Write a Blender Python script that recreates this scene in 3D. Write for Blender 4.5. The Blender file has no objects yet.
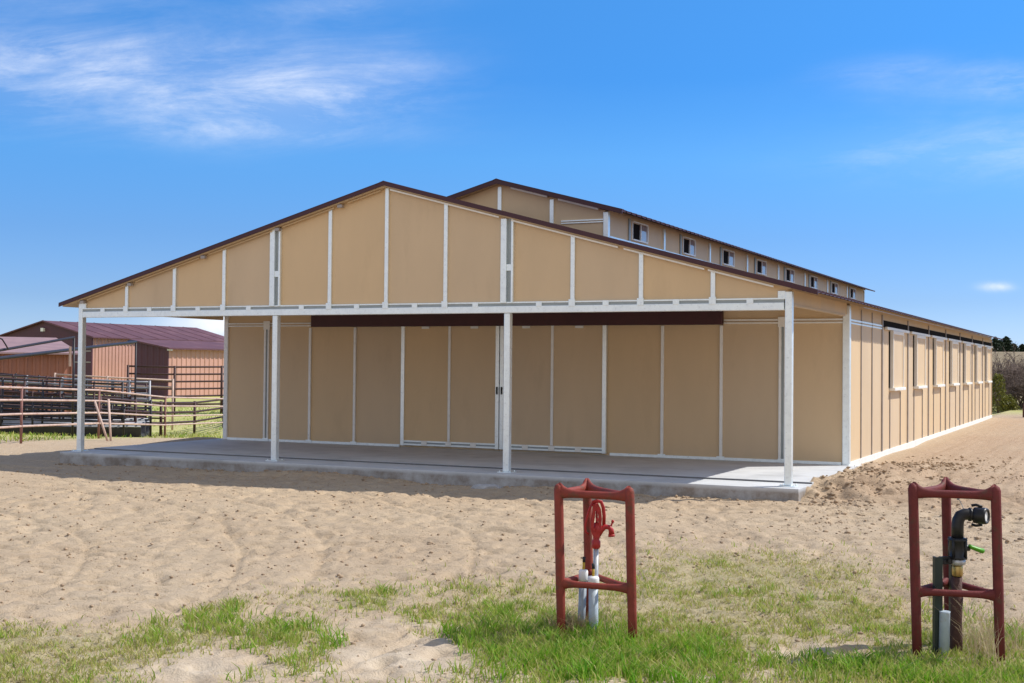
import bpy, bmesh, math, random
import numpy as np
from mathutils import Vector, Matrix

random.seed(7)
RNG = np.random.default_rng(7)
scene = bpy.context.scene
COL = scene.collection

# ------------------------------------------------------------------ camera
YAW, PITCH, ROLL, FPX = -0.44858, 0.018853, 0.009167, 1270.44
CAM = Vector((19.329, -19.738, 1.816))
FW = Vector((math.sin(YAW) * math.cos(PITCH), math.cos(YAW) * math.cos(PITCH), math.sin(PITCH)))
RT = Vector((math.cos(YAW), -math.sin(YAW), 0))
UP = RT.cross(FW)
R2 = RT * math.cos(ROLL) + UP * math.sin(ROLL)
U2 = UP * math.cos(ROLL) - RT * math.sin(ROLL)
cd = bpy.data.cameras.new('camera')
cam = bpy.data.objects.new('camera', cd)
COL.objects.link(cam)
m = Matrix((R2, U2, -FW)).transposed().to_4x4()
m.translation = CAM
cam.matrix_world = m
cd.sensor_width = 36
cd.lens = FPX / 1024 * 36
cd.clip_end = 9000
scene.camera = cam
scene.render.resolution_x, scene.render.resolution_y = 1024, 683

# ------------------------------------------------------------------ light
scene.view_settings.view_transform = 'Standard'
scene.view_settings.look = 'None'
scene.view_settings.gamma = 1
scene.view_settings.exposure = 0.41
SUN = Vector((.66, .57, 1.0)).normalized()
sd = bpy.data.lights.new('sun', 'SUN')
sd.energy = 3.6
sd.angle = math.radians(.5)
sd.color = (1, .95, .87)
so = bpy.data.objects.new('sun', sd)
COL.objects.link(so)
so.rotation_euler = SUN.to_track_quat('Z', 'Y').to_euler()
so.location = (30, 20, 40)


def N(nt, kind, **kw):
    n = nt.nodes.new(kind)
    for k, v in kw.items():
        if k in n.inputs:
            n.inputs[k].default_value = v
        else:
            setattr(n, k, v)
    return n


def math_n(nt, op, a, b=None, c=None, clamp=False):
    n = nt.nodes.new('ShaderNodeMath')
    n.operation = op
    n.use_clamp = clamp
    for i, v in enumerate((a, b, c)):
        if v is None:
            continue
        if isinstance(v, (int, float)):
            n.inputs[i].default_value = v
        else:
            nt.links.new(v, n.inputs[i])
    return n.outputs[0]


SKY_STOPS = [(0, (.42, .55, .95)), (.03, (.36, .48, .78)), (.05, (.31, .43, .70)), (.10, (.27, .44, .70)),
             (.16, (.25, .53, .80)), (.22, (.18, .5, .82)), (.30, (.22, .58, .88)), (.55, (.7, .85, 1.0))]
BACK_FILL = 3.8  # brightness of the unseen sky veil added as fill


def build_world():
    w = bpy.data.worlds.new('World')
    scene.world = w
    w.use_nodes = True
    nt = w.node_tree
    nt.nodes.clear()
    L = nt.links.new
    out = nt.nodes.new('ShaderNodeOutputWorld')
    bg = nt.nodes.new('ShaderNodeBackground')
    bg.inputs['Strength'].default_value = 0.15
    sky = nt.nodes.new('ShaderNodeTexSky')
    sky.sky_type = 'NISHITA'
    sky.sun_disc = False
    sky.sun_elevation = math.asin(SUN.z)
    sky.sun_rotation = math.atan2(SUN.x, SUN.y)
    sky.altitude = 900
    sky.air_density = 1.0
    sky.dust_density = 0.5
    sky.ozone_density = 2.5
    # clear dry-air blue: deepen the blue, most of all towards the horizon haze
    tc0 = nt.nodes.new('ShaderNodeTexCoord')
    sp0 = nt.nodes.new('ShaderNodeSeparateXYZ')
    L(tc0.outputs['Generated'], sp0.inputs[0])
    rp = nt.nodes.new('ShaderNodeValToRGB')
    els = rp.color_ramp.elements
    stops = SKY_STOPS
    while len(els) < len(stops):
        els.new(.5)
    for i, (pz, c) in enumerate(stops):
        els[i].position = pz
        els[i].color = (*c, 1)
    L(sp0.outputs[2], rp.inputs[0])
    hs = nt.nodes.new('ShaderNodeMix')
    hs.data_type = 'RGBA'
    hs.blend_type = 'MULTIPLY'
    hs.inputs['Factor'].default_value = 1.0
    L(sky.outputs[0], hs.inputs['A'])
    L(rp.outputs[0], hs.inputs['B'])
    # thin cirrus on the sky dome: gnomonic coordinates round a fixed heading
    tc = nt.nodes.new('ShaderNodeTexCoord')
    vr = nt.nodes.new('ShaderNodeVectorRotate')
    vr.rotation_type = 'Z_AXIS'
    vr.inputs['Angle'].default_value = YAW          # heading -> +Y
    L(tc.outputs['Generated'], vr.inputs['Vector'])
    sep = nt.nodes.new('ShaderNodeSeparateXYZ')
    L(vr.outputs[0], sep.inputs[0])
    fwd = math_n(nt, 'MAXIMUM', sep.outputs[1], 0.05)
    u = math_n(nt, 'DIVIDE', sep.outputs[0], fwd)
    v = math_n(nt, 'DIVIDE', sep.outputs[2], fwd)
    front = math_n(nt, 'MULTIPLY_ADD', sep.outputs[1], 5.0, -0.5, clamp=True)

    def blob(cu, cv, ru, rv, tilt=0.0):
        du = math_n(nt, 'SUBTRACT', u, cu)
        dv = math_n(nt, 'SUBTRACT', v, cv)
        if tilt:
            dv = math_n(nt, 'SUBTRACT', dv, math_n(nt, 'MULTIPLY', du, tilt))
        a = math_n(nt, 'POWER', math_n(nt, 'ABSOLUTE', math_n(nt, 'DIVIDE', du, ru)), 2.0)
        b = math_n(nt, 'POWER', math_n(nt, 'ABSOLUTE', math_n(nt, 'DIVIDE', dv, rv)), 2.0)
        s = math_n(nt, 'ADD', a, b)
        return math_n(nt, 'EXPONENT', math_n(nt, 'MULTIPLY', s, -1.0))

    def noise(su, sv, off, detail, rough, dist):
        cx = nt.nodes.new('ShaderNodeCombineXYZ')
        uu = math_n(nt, 'MULTIPLY_ADD', u, su, off)
        vv = math_n(nt, 'MULTIPLY_ADD', v, sv, off)
        vv = math_n(nt, 'MULTIPLY_ADD', u, -sv * .06, vv)
        L(uu, cx.inputs[0])
        L(vv, cx.inputs[1])
        cx.inputs[2].default_value = off
        n = N(nt, 'ShaderNodeTexNoise', Scale=1.0, Detail=detail, Roughness=rough, Distortion=dist)
        L(cx.outputs[0], n.inputs['Vector'])
        return n.outputs['Fac']

    n1 = noise(6, 26, 3.3, 10, .68, .45)
    n2 = noise(12, 22, 7.1, 9, .66, .35)
    s1 = N(nt, 'ShaderNodeMapRange')
    L(n1, s1.inputs[0])
    s1.inputs[1].default_value, s1.inputs[2].default_value = .40, .74
    s2 = N(nt, 'ShaderNodeMapRange')
    L(n2, s2.inputs[0])
    s2.inputs[1].default_value, s2.inputs[2].default_value = .34, .66
    wisps = math_n(nt, 'MULTIPLY', s1.outputs[0], math_n(nt, 'MULTIPLY_ADD', s2.outputs[0], .75, .25))
    # (direction of the cloud banks: u to the right, v = tangent of elevation)
    banks = [(-.29, .217, .145, .030, -.02, 1.0), (-.155, .222, .075, .030, .12, 1.15), (-.36, .245, .10, .018, .06, .8),
             (-.12, .287, .07, .012, .12, .45), (.40, .175, .13, .022, .03, .7), (.42, .225, .13, .012, .03, .4), (.42, .232, .10, .010, -.05, .3),
             (-.20, .182, .10, .010, 0, .5), (-.40, .29, .14, .02, 0, .3), (.30, .235, .05, .010, .1, .3),
             (-.6, .25, .12, .04, 0, .8), (.75, .24, .2, .04, 0, .8)]
    tot = None
    for cu, cv, ru, rv, ti, wt in banks:
        b = math_n(nt, 'MULTIPLY', blob(cu, cv, ru, rv, ti), wt)
        tot = b if tot is None else math_n(nt, 'ADD', tot, b)
    cl = math_n(nt, 'MULTIPLY', wisps, tot)
    veil = math_n(nt, 'MULTIPLY', tot, .13)
    cl = math_n(nt, 'ADD', math_n(nt, 'MULTIPLY', cl, .80), veil)
    # small cumulus puff and the bright bank low on the left
    n3 = noise(60, 90, 1.7, 6, .6, .2)
    puff = math_n(nt, 'MULTIPLY', blob(.381, .0655, .011, .0032), math_n(nt, 'MULTIPLY_ADD', n3, 1.7, -.2, clamp=True))
    low = math_n(nt, 'MULTIPLY', blob(-.222, .031, .050, .013), math_n(nt, 'MULTIPLY_ADD', n3, .6, .75))
    cl = math_n(nt, 'ADD', cl, math_n(nt, 'MULTIPLY', puff, .8))
    cl = math_n(nt, 'ADD', cl, low, clamp=True)
    cl = math_n(nt, 'MULTIPLY', cl, front, clamp=True)
    mix = nt.nodes.new('ShaderNodeMix')
    mix.data_type = 'RGBA'
    L(cl, mix.inputs['Factor'])
    # unseen bright veil added behind the viewer as fill for the shaded front
    back = math_n(nt, 'MULTIPLY_ADD', sep.outputs[1], -1.6, 0.15, clamp=True)
    nb = N(nt, 'ShaderNodeTexNoise', Scale=3.0, Detail=6.0, Roughness=.6)
    L(tc.outputs['Generated'], nb.inputs['Vector'])
    back = math_n(nt, 'MULTIPLY', back, math_n(nt, 'MULTIPLY_ADD', nb.outputs['Fac'], 1.2, .3, clamp=True), clamp=True)
    mb_ = nt.nodes.new('ShaderNodeMix')
    mb_.data_type = 'RGBA'
    L(back, mb_.inputs['Factor'])
    L(hs.outputs['Result'], mb_.inputs['A'])
    mb_.inputs['B'].default_value = (BACK_FILL * .98, BACK_FILL * 1.0, BACK_FILL * 1.06, 1)
    L(mb_.outputs['Result'], mix.inputs['A'])
    mix.inputs['B'].default_value = (5.2, 5.4, 5.8, 1)
    L(mix.outputs['Result'], bg.inputs['Color'])
    L(bg.outputs[0], out.inputs[0])


build_world()


# ------------------------------------------------------------------ materials
def mat(name, col, rough=.7, metal=0., var=.12, scale=6., bump=0., bscale=60., spec=.4, stain=None, stretch=None, detail=6):
    m = bpy.data.materials.new(name)
    m.use_nodes = True
    nt = m.node_tree
    L = nt.links.new
    b = nt.nodes['Principled BSDF']
    b.inputs['Roughness'].default_value = rough
    b.inputs['Metallic'].default_value = metal
    b.inputs['Specular IOR Level'].default_value = spec
    tc = nt.nodes.new('ShaderNodeTexCoord')
    mp = nt.nodes.new('ShaderNodeMapping')
    if stretch:
        mp.inputs['Scale'].default_value = stretch
    L(tc.outputs['Object'], mp.inputs[0])
    n = N(nt, 'ShaderNodeTexNoise', Scale=scale, Detail=float(detail), Roughness=.6)
    L(mp.outputs[0], n.inputs['Vector'])
    r = nt.nodes.new('ShaderNodeValToRGB')
    r.color_ramp.elements[0].position = .3
    r.color_ramp.elements[1].position = .7
    r.color_ramp.elements[0].color = (*[c * (1 - var) for c in col], 1)
    r.color_ramp.elements[1].color = (*[min(1, c * (1 + var)) for c in col], 1)
    L(n.outputs['Fac'], r.inputs[0])
    src = r.outputs[0]
    if stain:
        scol, ssc, lo, hi = stain
        n2 = N(nt, 'ShaderNodeTexNoise', Scale=ssc, Detail=8.0, Roughness=.65)
        L(mp.outputs[0], n2.inputs['Vector'])
        mr = nt.nodes.new('ShaderNodeMapRange')
        L(n2.outputs['Fac'], mr.inputs[0])
        mr.inputs[1].default_value, mr.inputs[2].default_value = lo, hi
        mx = nt.nodes.new('ShaderNodeMix')
        mx.data_type = 'RGBA'
        L(mr.outputs[0], mx.inputs['Factor'])
        L(src, mx.inputs['A'])
        mx.inputs['B'].default_value = (*scol, 1)
        src = mx.outputs['Result']
    L(src, b.inputs['Base Color'])
    rr = nt.nodes.new('ShaderNodeMapRange')
    L(n.outputs['Fac'], rr.inputs[0])
    rr.inputs[3].default_value, rr.inputs[4].default_value = max(.05, rough - .08), min(1, rough + .08)
    L(rr.outputs[0], b.inputs['Roughness'])
    if bump:
        n3 = N(nt, 'ShaderNodeTexNoise', Scale=bscale, Detail=4.0)
        L(mp.outputs[0], n3.inputs['Vector'])
        bp = N(nt, 'ShaderNodeBump', Strength=bump, Distance=.01)
        L(n3.outputs['Fac'], bp.inputs['Height'])
        L(bp.outputs[0], b.inputs['Normal'])
    return m


M = {}
TAN = (.66, .49, .30)
M['tan'] = mat('tan_panel', TAN, .62, var=.05, scale=.9, bump=.12, bscale=140, stain=((.56, .41, .248), 1.6, .56, .9), stretch=(1, 1, .35))
M['tan_trim'] = mat('tan_trim', (.58, .43, .26), .6, var=.04, scale=2)
M['galv'] = mat('galvanised_steel', (.86, .93, .96), .36, .55, var=.06, scale=9, stain=((.60, .66, .69), 22, .55, .8), spec=.5)
M['white'] = mat('white_trim', (.84, .84, .81), .5, .1, var=.05, scale=6, stain=((.55, .55, .52), 9, .58, .85))
M['greyrail'] = mat('grey_recess', (.33, .37, .38), .5, .4, var=.1)
M['maroon'] = mat('maroon_metal', (.058, .018, .025), .45, .0, var=.12, scale=3)
M['plum'] = mat('plum_cover', (.055, .014, .022), .4, var=.1, scale=4)
M['pale_frame'] = mat('pale_shutter_frame', (.82, .79, .73), .55, var=.05)
M['bare_metal'] = mat('aged_flashing', (.40, .36, .34), .5, .4, var=.15)
M['concrete'] = mat('concrete', (.57, .585, .60), .85, var=.10, scale=1.3, bump=.25, bscale=90, stain=((.40, .41, .42), .9, .52, .75), detail=10)
M['step_strip'] = mat('dark_step_strip', (.15, .15, .155), .9, var=.1)
M['dark'] = mat('dark_opening_and_shadow', (.010, .007, .007), .9, var=.1, spec=.1)  # openings, and the painted shadow strips beside the shutters
M['black'] = mat('black_plastic', (.017, .017, .019), .4, var=.15, scale=30)
M['redpipe'] = mat('red_oxide_paint', (.25, .050, .036), .62, spec=.22, var=.16, scale=14, stain=((.15, .06, .038), 11, .53, .66), bump=.3, bscale=90)
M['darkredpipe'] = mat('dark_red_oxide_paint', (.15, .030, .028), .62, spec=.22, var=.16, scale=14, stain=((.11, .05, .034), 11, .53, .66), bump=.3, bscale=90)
M['redcast'] = mat('red_cast_iron', (.42, .026, .024), .42, var=.12, scale=30, stain=((.2, .03, .025), 30, .6, .8))
M['rust'] = mat('rusty_pipe', (.095, .045, .035), .8, var=.3, scale=20, bump=.5, bscale=80)
M['brass'] = mat('brass', (.5, .36, .13), .35, .8, var=.1)
M['greenlever'] = mat('green_lever', (.10, .36, .015), .45, var=.1, scale=20)
M['dkgreen'] = mat('dark_green_post', (.022, .034, .03), .5, var=.2, scale=12)
M['pvc'] = mat('pale_pvc', (.44, .52, .60), .45, var=.1, scale=14, stain=((.36, .34, .30), 18, .56, .8))
M['pvcgrey'] = mat('grey_pvc', (.33, .38, .44), .5, var=.14, scale=12, stain=((.25, .22, .19), 14, .55, .8))
M['cap'] = mat('pale_disc', (.82, .82, .80), .5, var=.05, scale=20)  # for the pale disc added in the open coupling ring
M['yellow'] = mat('yellow_lead', (.50, .33, .03), .5, var=.1, scale=20)
M['steelpipe'] = mat('galvanised_pipe', (.50, .51, .52), .4, .5, var=.12, scale=25)
M['barnred'] = mat('maroon_ribbed_steel', (.085, .030, .046), .5, var=.12, scale=.8)
M['roofplum'] = mat('weathered_maroon_roof', (.115, .048, .060), .7, var=.12, scale=.6, stain=((.2, .1, .11), .7, .5, .8))
M['rosetan'] = mat('rose_tan_ribbed_steel', (.54, .30, .235), .6, var=.08, scale=.8)
M['orangetan'] = mat('weathered_orange_tan_steel', (.35, .145, .10), .65, var=.12, scale=.9)
M['palefence'] = mat('faded_pink_pipe', (.55, .40, .33), .6, var=.18, scale=4, stain=((.30, .13, .10), 3, .55, .75))
M['darkfence'] = mat('dark_brown_pipe', (.055, .022, .020), .6, var=.25, scale=4)
M['rustpost'] = mat('rusty_pink_post', (.24, .115, .10), .7, var=.25, scale=4)
M['blackfence'] = mat('black_pipe', (.022, .018, .022), .5, var=.2, scale=4)
M['greyfence'] = mat('grey_panel_pipe', (.32, .33, .36), .5, .3, var=.15, scale=4)
M['trough'] = mat('dark_rubber', (.035, .036, .045), .6, var=.2, scale=3)
M['glass'] = mat('window_glass', (.42, .48, .56), .12, .0, var=.06, scale=1, spec=.8)
M['screen'] = mat('insect_screen', (.24, .19, .19), .8, var=.1, scale=60)
M['bark'] = mat('grey_bark', (.17, .13, .11), .9, var=.3, scale=12)
M['twig'] = mat('bare_twig', (.17, .125, .105), .9, var=.3, scale=3)
M['rubble'] = mat('broken_concrete', (.42, .41, .40), .9, var=.2, scale=20, bump=.5)


def weather_panels(m):
    nt = m.node_tree
    L = nt.links.new
    b = nt.nodes['Principled BSDF']
    src = b.inputs['Base Color'].links[0].from_socket
    tc = nt.nodes.new('ShaderNodeTexCoord')
    sp = nt.nodes.new('ShaderNodeSeparateXYZ')
    L(tc.outputs['Object'], sp.inputs[0])
    cx = math_n(nt, 'FLOOR', math_n(nt, 'DIVIDE', math_n(nt, 'ADD', sp.outputs[0], 7.215), 1.213))
    cy = math_n(nt, 'FLOOR', math_n(nt, 'DIVIDE', math_n(nt, 'ADD', sp.outputs[1], -4.548), 1.193))
    wn = nt.nodes.new('ShaderNodeTexWhiteNoise')
    wn.noise_dimensions = '2D'
    cb = nt.nodes.new('ShaderNodeCombineXYZ')
    L(cx, cb.inputs[0])
    L(cy, cb.inputs[1])
    L(cb.outputs[0], wn.inputs['Vector'])
    hs = nt.nodes.new('ShaderNodeHueSaturation')
    L(math_n(nt, 'MULTIPLY_ADD', wn.outputs['Value'], .10, .95), hs.inputs['Value'])
    L(math_n(nt, 'MULTIPLY_ADD', wn.outputs['Value'], .16, .90), hs.inputs['Saturation'])
    L(src, hs.inputs['Color'])
    nz = N(nt, 'ShaderNodeTexNoise', Scale=7.0, Detail=8.0, Roughness=.7)
    L(tc.outputs['Object'], nz.inputs['Vector'])
    foot = math_n(nt, 'MULTIPLY_ADD', sp.outputs[2], -2.2, .9, clamp=True)
    dust = math_n(nt, 'MULTIPLY', math_n(nt, 'MULTIPLY', foot, foot), math_n(nt, 'MULTIPLY_ADD', nz.outputs['Fac'], 2.0, -.5, clamp=True))
    mx = nt.nodes.new('ShaderNodeMix')
    mx.data_type = 'RGBA'
    L(math_n(nt, 'MULTIPLY', dust, .75), mx.inputs['Factor'])
    L(hs.outputs[0], mx.inputs['A'])
    mx.inputs['B'].default_value = (.50, .40, .29, 1)
    L(mx.outputs['Result'], b.inputs['Base Color'])


weather_panels(M['tan'])


def slab_face_shade(m, z0, z1, col, amount):  # brown put into the slab's low faces to stand in for shade
    nt = m.node_tree
    L = nt.links.new
    b = nt.nodes['Principled BSDF']
    src = b.inputs['Base Color'].links[0].from_socket
    tc = nt.nodes.new('ShaderNodeTexCoord')
    sp = nt.nodes.new('ShaderNodeSeparateXYZ')
    L(tc.outputs['Object'], sp.inputs[0])
    nz = N(nt, 'ShaderNodeTexNoise', Scale=3.5, Detail=9.0, Roughness=.7)
    L(tc.outputs['Object'], nz.inputs['Vector'])
    mr = nt.nodes.new('ShaderNodeMapRange')
    L(sp.outputs[2], mr.inputs[0])
    mr.inputs[1].default_value, mr.inputs[2].default_value = z0, z1
    mr.inputs[3].default_value, mr.inputs[4].default_value = 0., 1.
    f = math_n(nt, 'MULTIPLY', math_n(nt, 'MULTIPLY_ADD', nz.outputs['Fac'], 2.4, -.5, clamp=True), mr.outputs[0])
    mx = nt.nodes.new('ShaderNodeMix')
    mx.data_type = 'RGBA'
    L(math_n(nt, 'MULTIPLY', f, amount), mx.inputs['Factor'])
    L(src, mx.inputs['A'])
    mx.inputs['B'].default_value = (*col, 1)
    L(mx.outputs['Result'], b.inputs['Base Color'])


slab_face_shade(M['concrete'], -.045, -.10, (.20, .155, .115), .85)


def foliage_mat(name, cols, rough=.6, trans=.25):
    """leaf material: each blade/leaf carries its own tint in the 'tint' attribute"""
    m = bpy.data.materials.new(name)
    m.use_nodes = True
    nt = m.node_tree
    L = nt.links.new
    b = nt.nodes['Principled BSDF']
    at = nt.nodes.new('ShaderNodeAttribute')
    at.attribute_name = 'tint'
    r = nt.nodes.new('ShaderNodeValToRGB')
    els = r.color_ramp.elements
    while len(els) < len(cols):
        els.new(.5)
    for i, c in enumerate(cols):
        els[i].position = i / (len(cols) - 1)
        els[i].color = (*c, 1)
    L(at.outputs['Fac'], r.inputs[0])
    L(r.outputs[0], b.inputs['Base Color'])
    b.inputs['Roughness'].default_value = rough
    b.inputs['Specular IOR Level'].default_value = .3
    if trans:
        tr = nt.nodes.new('ShaderNodeBsdfTranslucent')
        L(r.outputs[0], tr.inputs['Color'])
        mx = nt.nodes.new('ShaderNodeMixShader')
        mx.inputs[0].default_value = trans
        L(b.outputs[0], mx.inputs[1])
        L(tr.outputs[0], mx.inputs[2])
        L(mx.outputs[0], nt.nodes['Material Output'].inputs['Surface'])
    return m


M['grass'] = foliage_mat('grass_blades', [(.58, .48, .26), (.50, .46, .15), (.36, .42, .075), (.22, .41, .026), (.12, .34, .012)], trans=.4)
M['straw'] = foliage_mat('straw', [(.34, .22, .12), (.50, .38, .22), (.62, .50, .31)], trans=.2)
M['conifer'] = foliage_mat('conifer_needles', [(.012, .025, .014), (.025, .045, .022), (.05, .07, .03)], trans=.1)
M['shrubleaf'] = foliage_mat('shrub_leaves', [(.075, .085, .014), (.15, .155, .026), (.25, .23, .05)], trans=.2)


# ------------------------------------------------------------------ mesh helper
class MB:
    def __init__(self):
        self.v, self.f, self.sm = [], [], []

    def add(self, vs, fs, smooth=False):
        o = len(self.v)
        self.v += [tuple(q) for q in vs]
        self.f += [tuple(i + o for i in q) for q in fs]
        self.sm += [smooth] * len(fs)
        return self

    def box(self, x0, x1, y0, y1, z0, z1):
        vs = [(x, y, z) for z in (z0, z1) for y in (y0, y1) for x in (x0, x1)]
        return self.add(vs, [(0, 2, 3, 1), (4, 5, 7, 6), (0, 1, 5, 4), (2, 6, 7, 3), (0, 4, 6, 2), (1, 3, 7, 5)])

    def prism(self, poly, axis, a, b):
        """poly: 2-D outline in the plane normal to axis (x: (y,z), y: (x,z), z: (x,y))"""
        n = len(poly)

        def P(p, t):
            return (t, p[0], p[1]) if axis == 0 else (p[0], t, p[1]) if axis == 1 else (p[0], p[1], t)
        vs = [P(p, a) for p in poly] + [P(p, b) for p in poly]
        fs = [tuple(range(n)), tuple(range(2 * n - 1, n - 1, -1))]
        fs += [(i, i + n, (i + 1) % n + n, (i + 1) % n) for i in range(n)]
        return self.add(vs, fs)

    def tube(self, pts, radii, n=10, cap=True, flat=1.0, upref=None):
        """swept tube; flat scales the second axis"""
        pts = [Vector(p) for p in pts]
        if isinstance(radii, (int, float)):
            radii = [radii] * len(pts)
        vs, fs = [], []
        ref = Vector(upref) if upref else None
        for i, p in enumerate(pts):
            d = (pts[min(i + 1, len(pts) - 1)] - pts[max(i - 1, 0)]).normalized()
            if ref is None:
                ref = Vector((0, 0, 1)) if abs(d.z) < .9 else Vector((1, 0, 0))
            a = ref - d * ref.dot(d)
            a.normalize()
            b = d.cross(a)
            if not upref:
                ref = a
            rr = radii[i]
            ra, rb = rr if isinstance(rr, tuple) else (rr, rr * flat)
            for k in range(n):
                t = 2 * math.pi * k / n
                vs.append(p + a * (ra * math.cos(t)) + b * (rb * math.sin(t)))
        for i in range(len(pts) - 1):
            for k in range(n):
                k2 = (k + 1) % n
                fs.append((i * n + k, i * n + k2, (i + 1) * n + k2, (i + 1) * n + k))
        self.add(vs, fs, True)
        if cap:
            o = len(self.v) - len(vs)
            self.f.append(tuple(o + k for k in range(n))[::-1])
            self.f.append(tuple(o + (len(pts) - 1) * n + k for k in range(n)))
            self.sm += [False, False]
        return self

    def ball(self, c, r, n=10, sz=1.0):
        c = Vector(c)
        vs = [c + Vector((0, 0, r * sz))]
        rings = n // 2
        for i in range(1, rings):
            th = math.pi * i / rings
            for k in range(n):
                ph = 2 * math.pi * k / n
                vs.append(c + Vector((r * math.sin(th) * math.cos(ph), r * math.sin(th) * math.sin(ph), r * sz * math.cos(th))))
        vs.append(c - Vector((0, 0, r * sz)))
        fs = [(0, 1 + k, 1 + (k + 1) % n) for k in range(n)]
        for i in range(rings - 2):
            for k in range(n):
                fs.append((1 + i * n + k, 1 + (i + 1) * n + k, 1 + (i + 1) * n + (k + 1) % n, 1 + i * n + (k + 1) % n))
        last = len(vs) - 1
        fs += [(last, 1 + (rings - 2) * n + (k + 1) % n, 1 + (rings - 2) * n + k) for k in range(n)]
        return self.add(vs, fs, True)

    def build(self, name, material, parent=None, bevel=0.0, off=None):
        me = bpy.data.meshes.new(name)
        if off is None:
            off = Vector((0, 0, 0))
            q = parent
            while q is not None:
                off += q.location
                q = q.parent
        me.from_pydata([(x - off[0], y - off[1], z - off[2]) for x, y, z in self.v], [], self.f)
        bm = bmesh.new()
        bm.from_mesh(me)
        bmesh.ops.recalc_face_normals(bm, faces=bm.faces)
        bm.to_mesh(me)
        bm.free()
        me.polygons.foreach_set('use_smooth', self.sm)
        me.materials.append(material)
        o = bpy.data.objects.new(name, me)
        COL.objects.link(o)
        if parent:
            o.parent = parent
        if bevel:
            bv = o.modifiers.new('bevel', 'BEVEL')
            bv.width = bevel
            bv.segments = 2
            bv.limit_method = 'ANGLE'
        return o


def tag(o, label, cat, group=None, kind=None):
    o['label'] = label
    o['category'] = cat
    if group:
        o['group'] = group
    if kind:
        o['kind'] = kind
    return o


def thing(name, label, cat, loc=(0, 0, 0), group=None):
    o = bpy.data.objects.new(name, None)
    o.empty_display_size = .3
    COL.objects.link(o)
    o.location = loc
    return tag(o, label, cat, group)


def copy_tree(o, parent=None):
    kids = list(o.children)
    c = o.copy()
    COL.objects.link(c)
    if parent:
        c.parent = parent
    for k in kids:
        copy_tree(k, c)
    return c


# ------------------------------------------------------------------ noise / terrain
def vnoise(x, y, seed=0):
    xi, yi = np.floor(x).astype(np.int64), np.floor(y).astype(np.int64)
    fx, fy = x - xi, y - yi
    fx, fy = fx * fx * fx * (fx * (fx * 6 - 15) + 10), fy * fy * fy * (fy * (fy * 6 - 15) + 10)

    def h(i, j):
        n = (i * 374761393 + j * 668265263 + seed * 1442695041) & 0x7fffffff
        n = ((n ^ (n >> 13)) * 1274126177) & 0x7fffffff
        return ((n ^ (n >> 16)) & 0xffff) / 65535.0
    a, b, c, d = h(xi, yi), h(xi + 1, yi), h(xi, yi + 1), h(xi + 1, yi + 1)
    return a * (1 - fx) * (1 - fy) + b * fx * (1 - fy) + c * (1 - fx) * fy + d * fx * fy


def fbm(x, y, octaves=4, seed=0, gain=.5):
    s, a, t = 0, 1., 0
    for i in range(octaves):
        s = s + a * vnoise(x * 2 ** i + 17.3 * i, y * 2 ** i - 9.1 * i, seed + i)
        t += a
        a *= gain
    return s / t - .5


def sstep(a, b, x):
    t = np.clip((x - a) / (b - a), 0, 1)
    return t * t * (3 - 2 * t)


def uv_ground(x, y):
    """ground coordinates: u to the right of the hydrant yard's centre line, v along it"""
    dx, dy = x - CAM.x, y - CAM.y
    return dx * RT.x + dy * RT.y, dx * math.sin(YAW) + dy * math.cos(YAW)


POS = [(-3.61, 9.32, 0.6, 0.8, 1.2, 0.4), (-3.18, 9.57, 0.6, 0.9, .8, 0.3), (-2.83, 9.91, 0.35, 0.35, 0.8, 0.5),
       (-2.64, 10.58, 0.37, 0.48, 1.0, 0.7), (-2.55, 11.31, 0.22, 0.55, 0.8, 0.7), (-1.73, 10.35, 0.45, 0.57, 1.0, 0.8),
       (-1.35, 12.03, 0.21, 0.52, 1.0, 0.6), (-1.37, 9.57, 0.3, 0.46, 0.45, 0.6), (-1.75, 9.2, 0.29, 0.27, 0.5, 0.6),
       (-0.62, 11.0, 0.43, 0.6, 0.6, 0.4), (0.07, 10.58, 0.5, 1.0, 1.0, 0.85), (0.76, 9.91, 0.94, 0.92, 1.3, 1.0),
       (2.44, 12.03, 1.33, 1.9, 0.65, 0.3), (1.52, 10.27, 0.73, 0.91, 0.7, 0.5), (3.05, 11.44, 0.36, 0.47, 0.9, 0.6),
       (3.03, 9.2, 1.09, 0.48, 1.3, 0.9), (3.62, 10.27, 0.61, 0.95, 0.8, 0.6), (2.42, 13.47, 1.17, 0.91, 0.35, 0.2),
       (-0.6, 9.32, 0.37, 0.31, 0.35, 0.6), (-3.66, 10.27, 0.97, 0.53, 0.25, 0.2), (0.45, 12.03, 1.52, 1.04, 0.5, 0.4),
       (-1.91, 12.03, 0.57, 0.62, 0.25, 0.3), (1.36, 9.2, 0.58, 0.27, 0.4, 0.5),
       (4.6, 9.6, .8, .9, .7, .6), (-4.6, 9.6, .8, .9, .7, .5), (0, 7.9, 5, .7, .6, .5)]
NEG = [(-0.82, 9.74, 0.42, 0.47, 1.0), (2.29, 10.0, 0.22, 0.2, 0.7), (-2.11, 9.32, 0.29, 0.28, 0.8),
       (1.71, 9.32, 0.33, 0.25, 0.5), (-1.11, 10.66, 0.5, 0.32, 0.6)]


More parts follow.
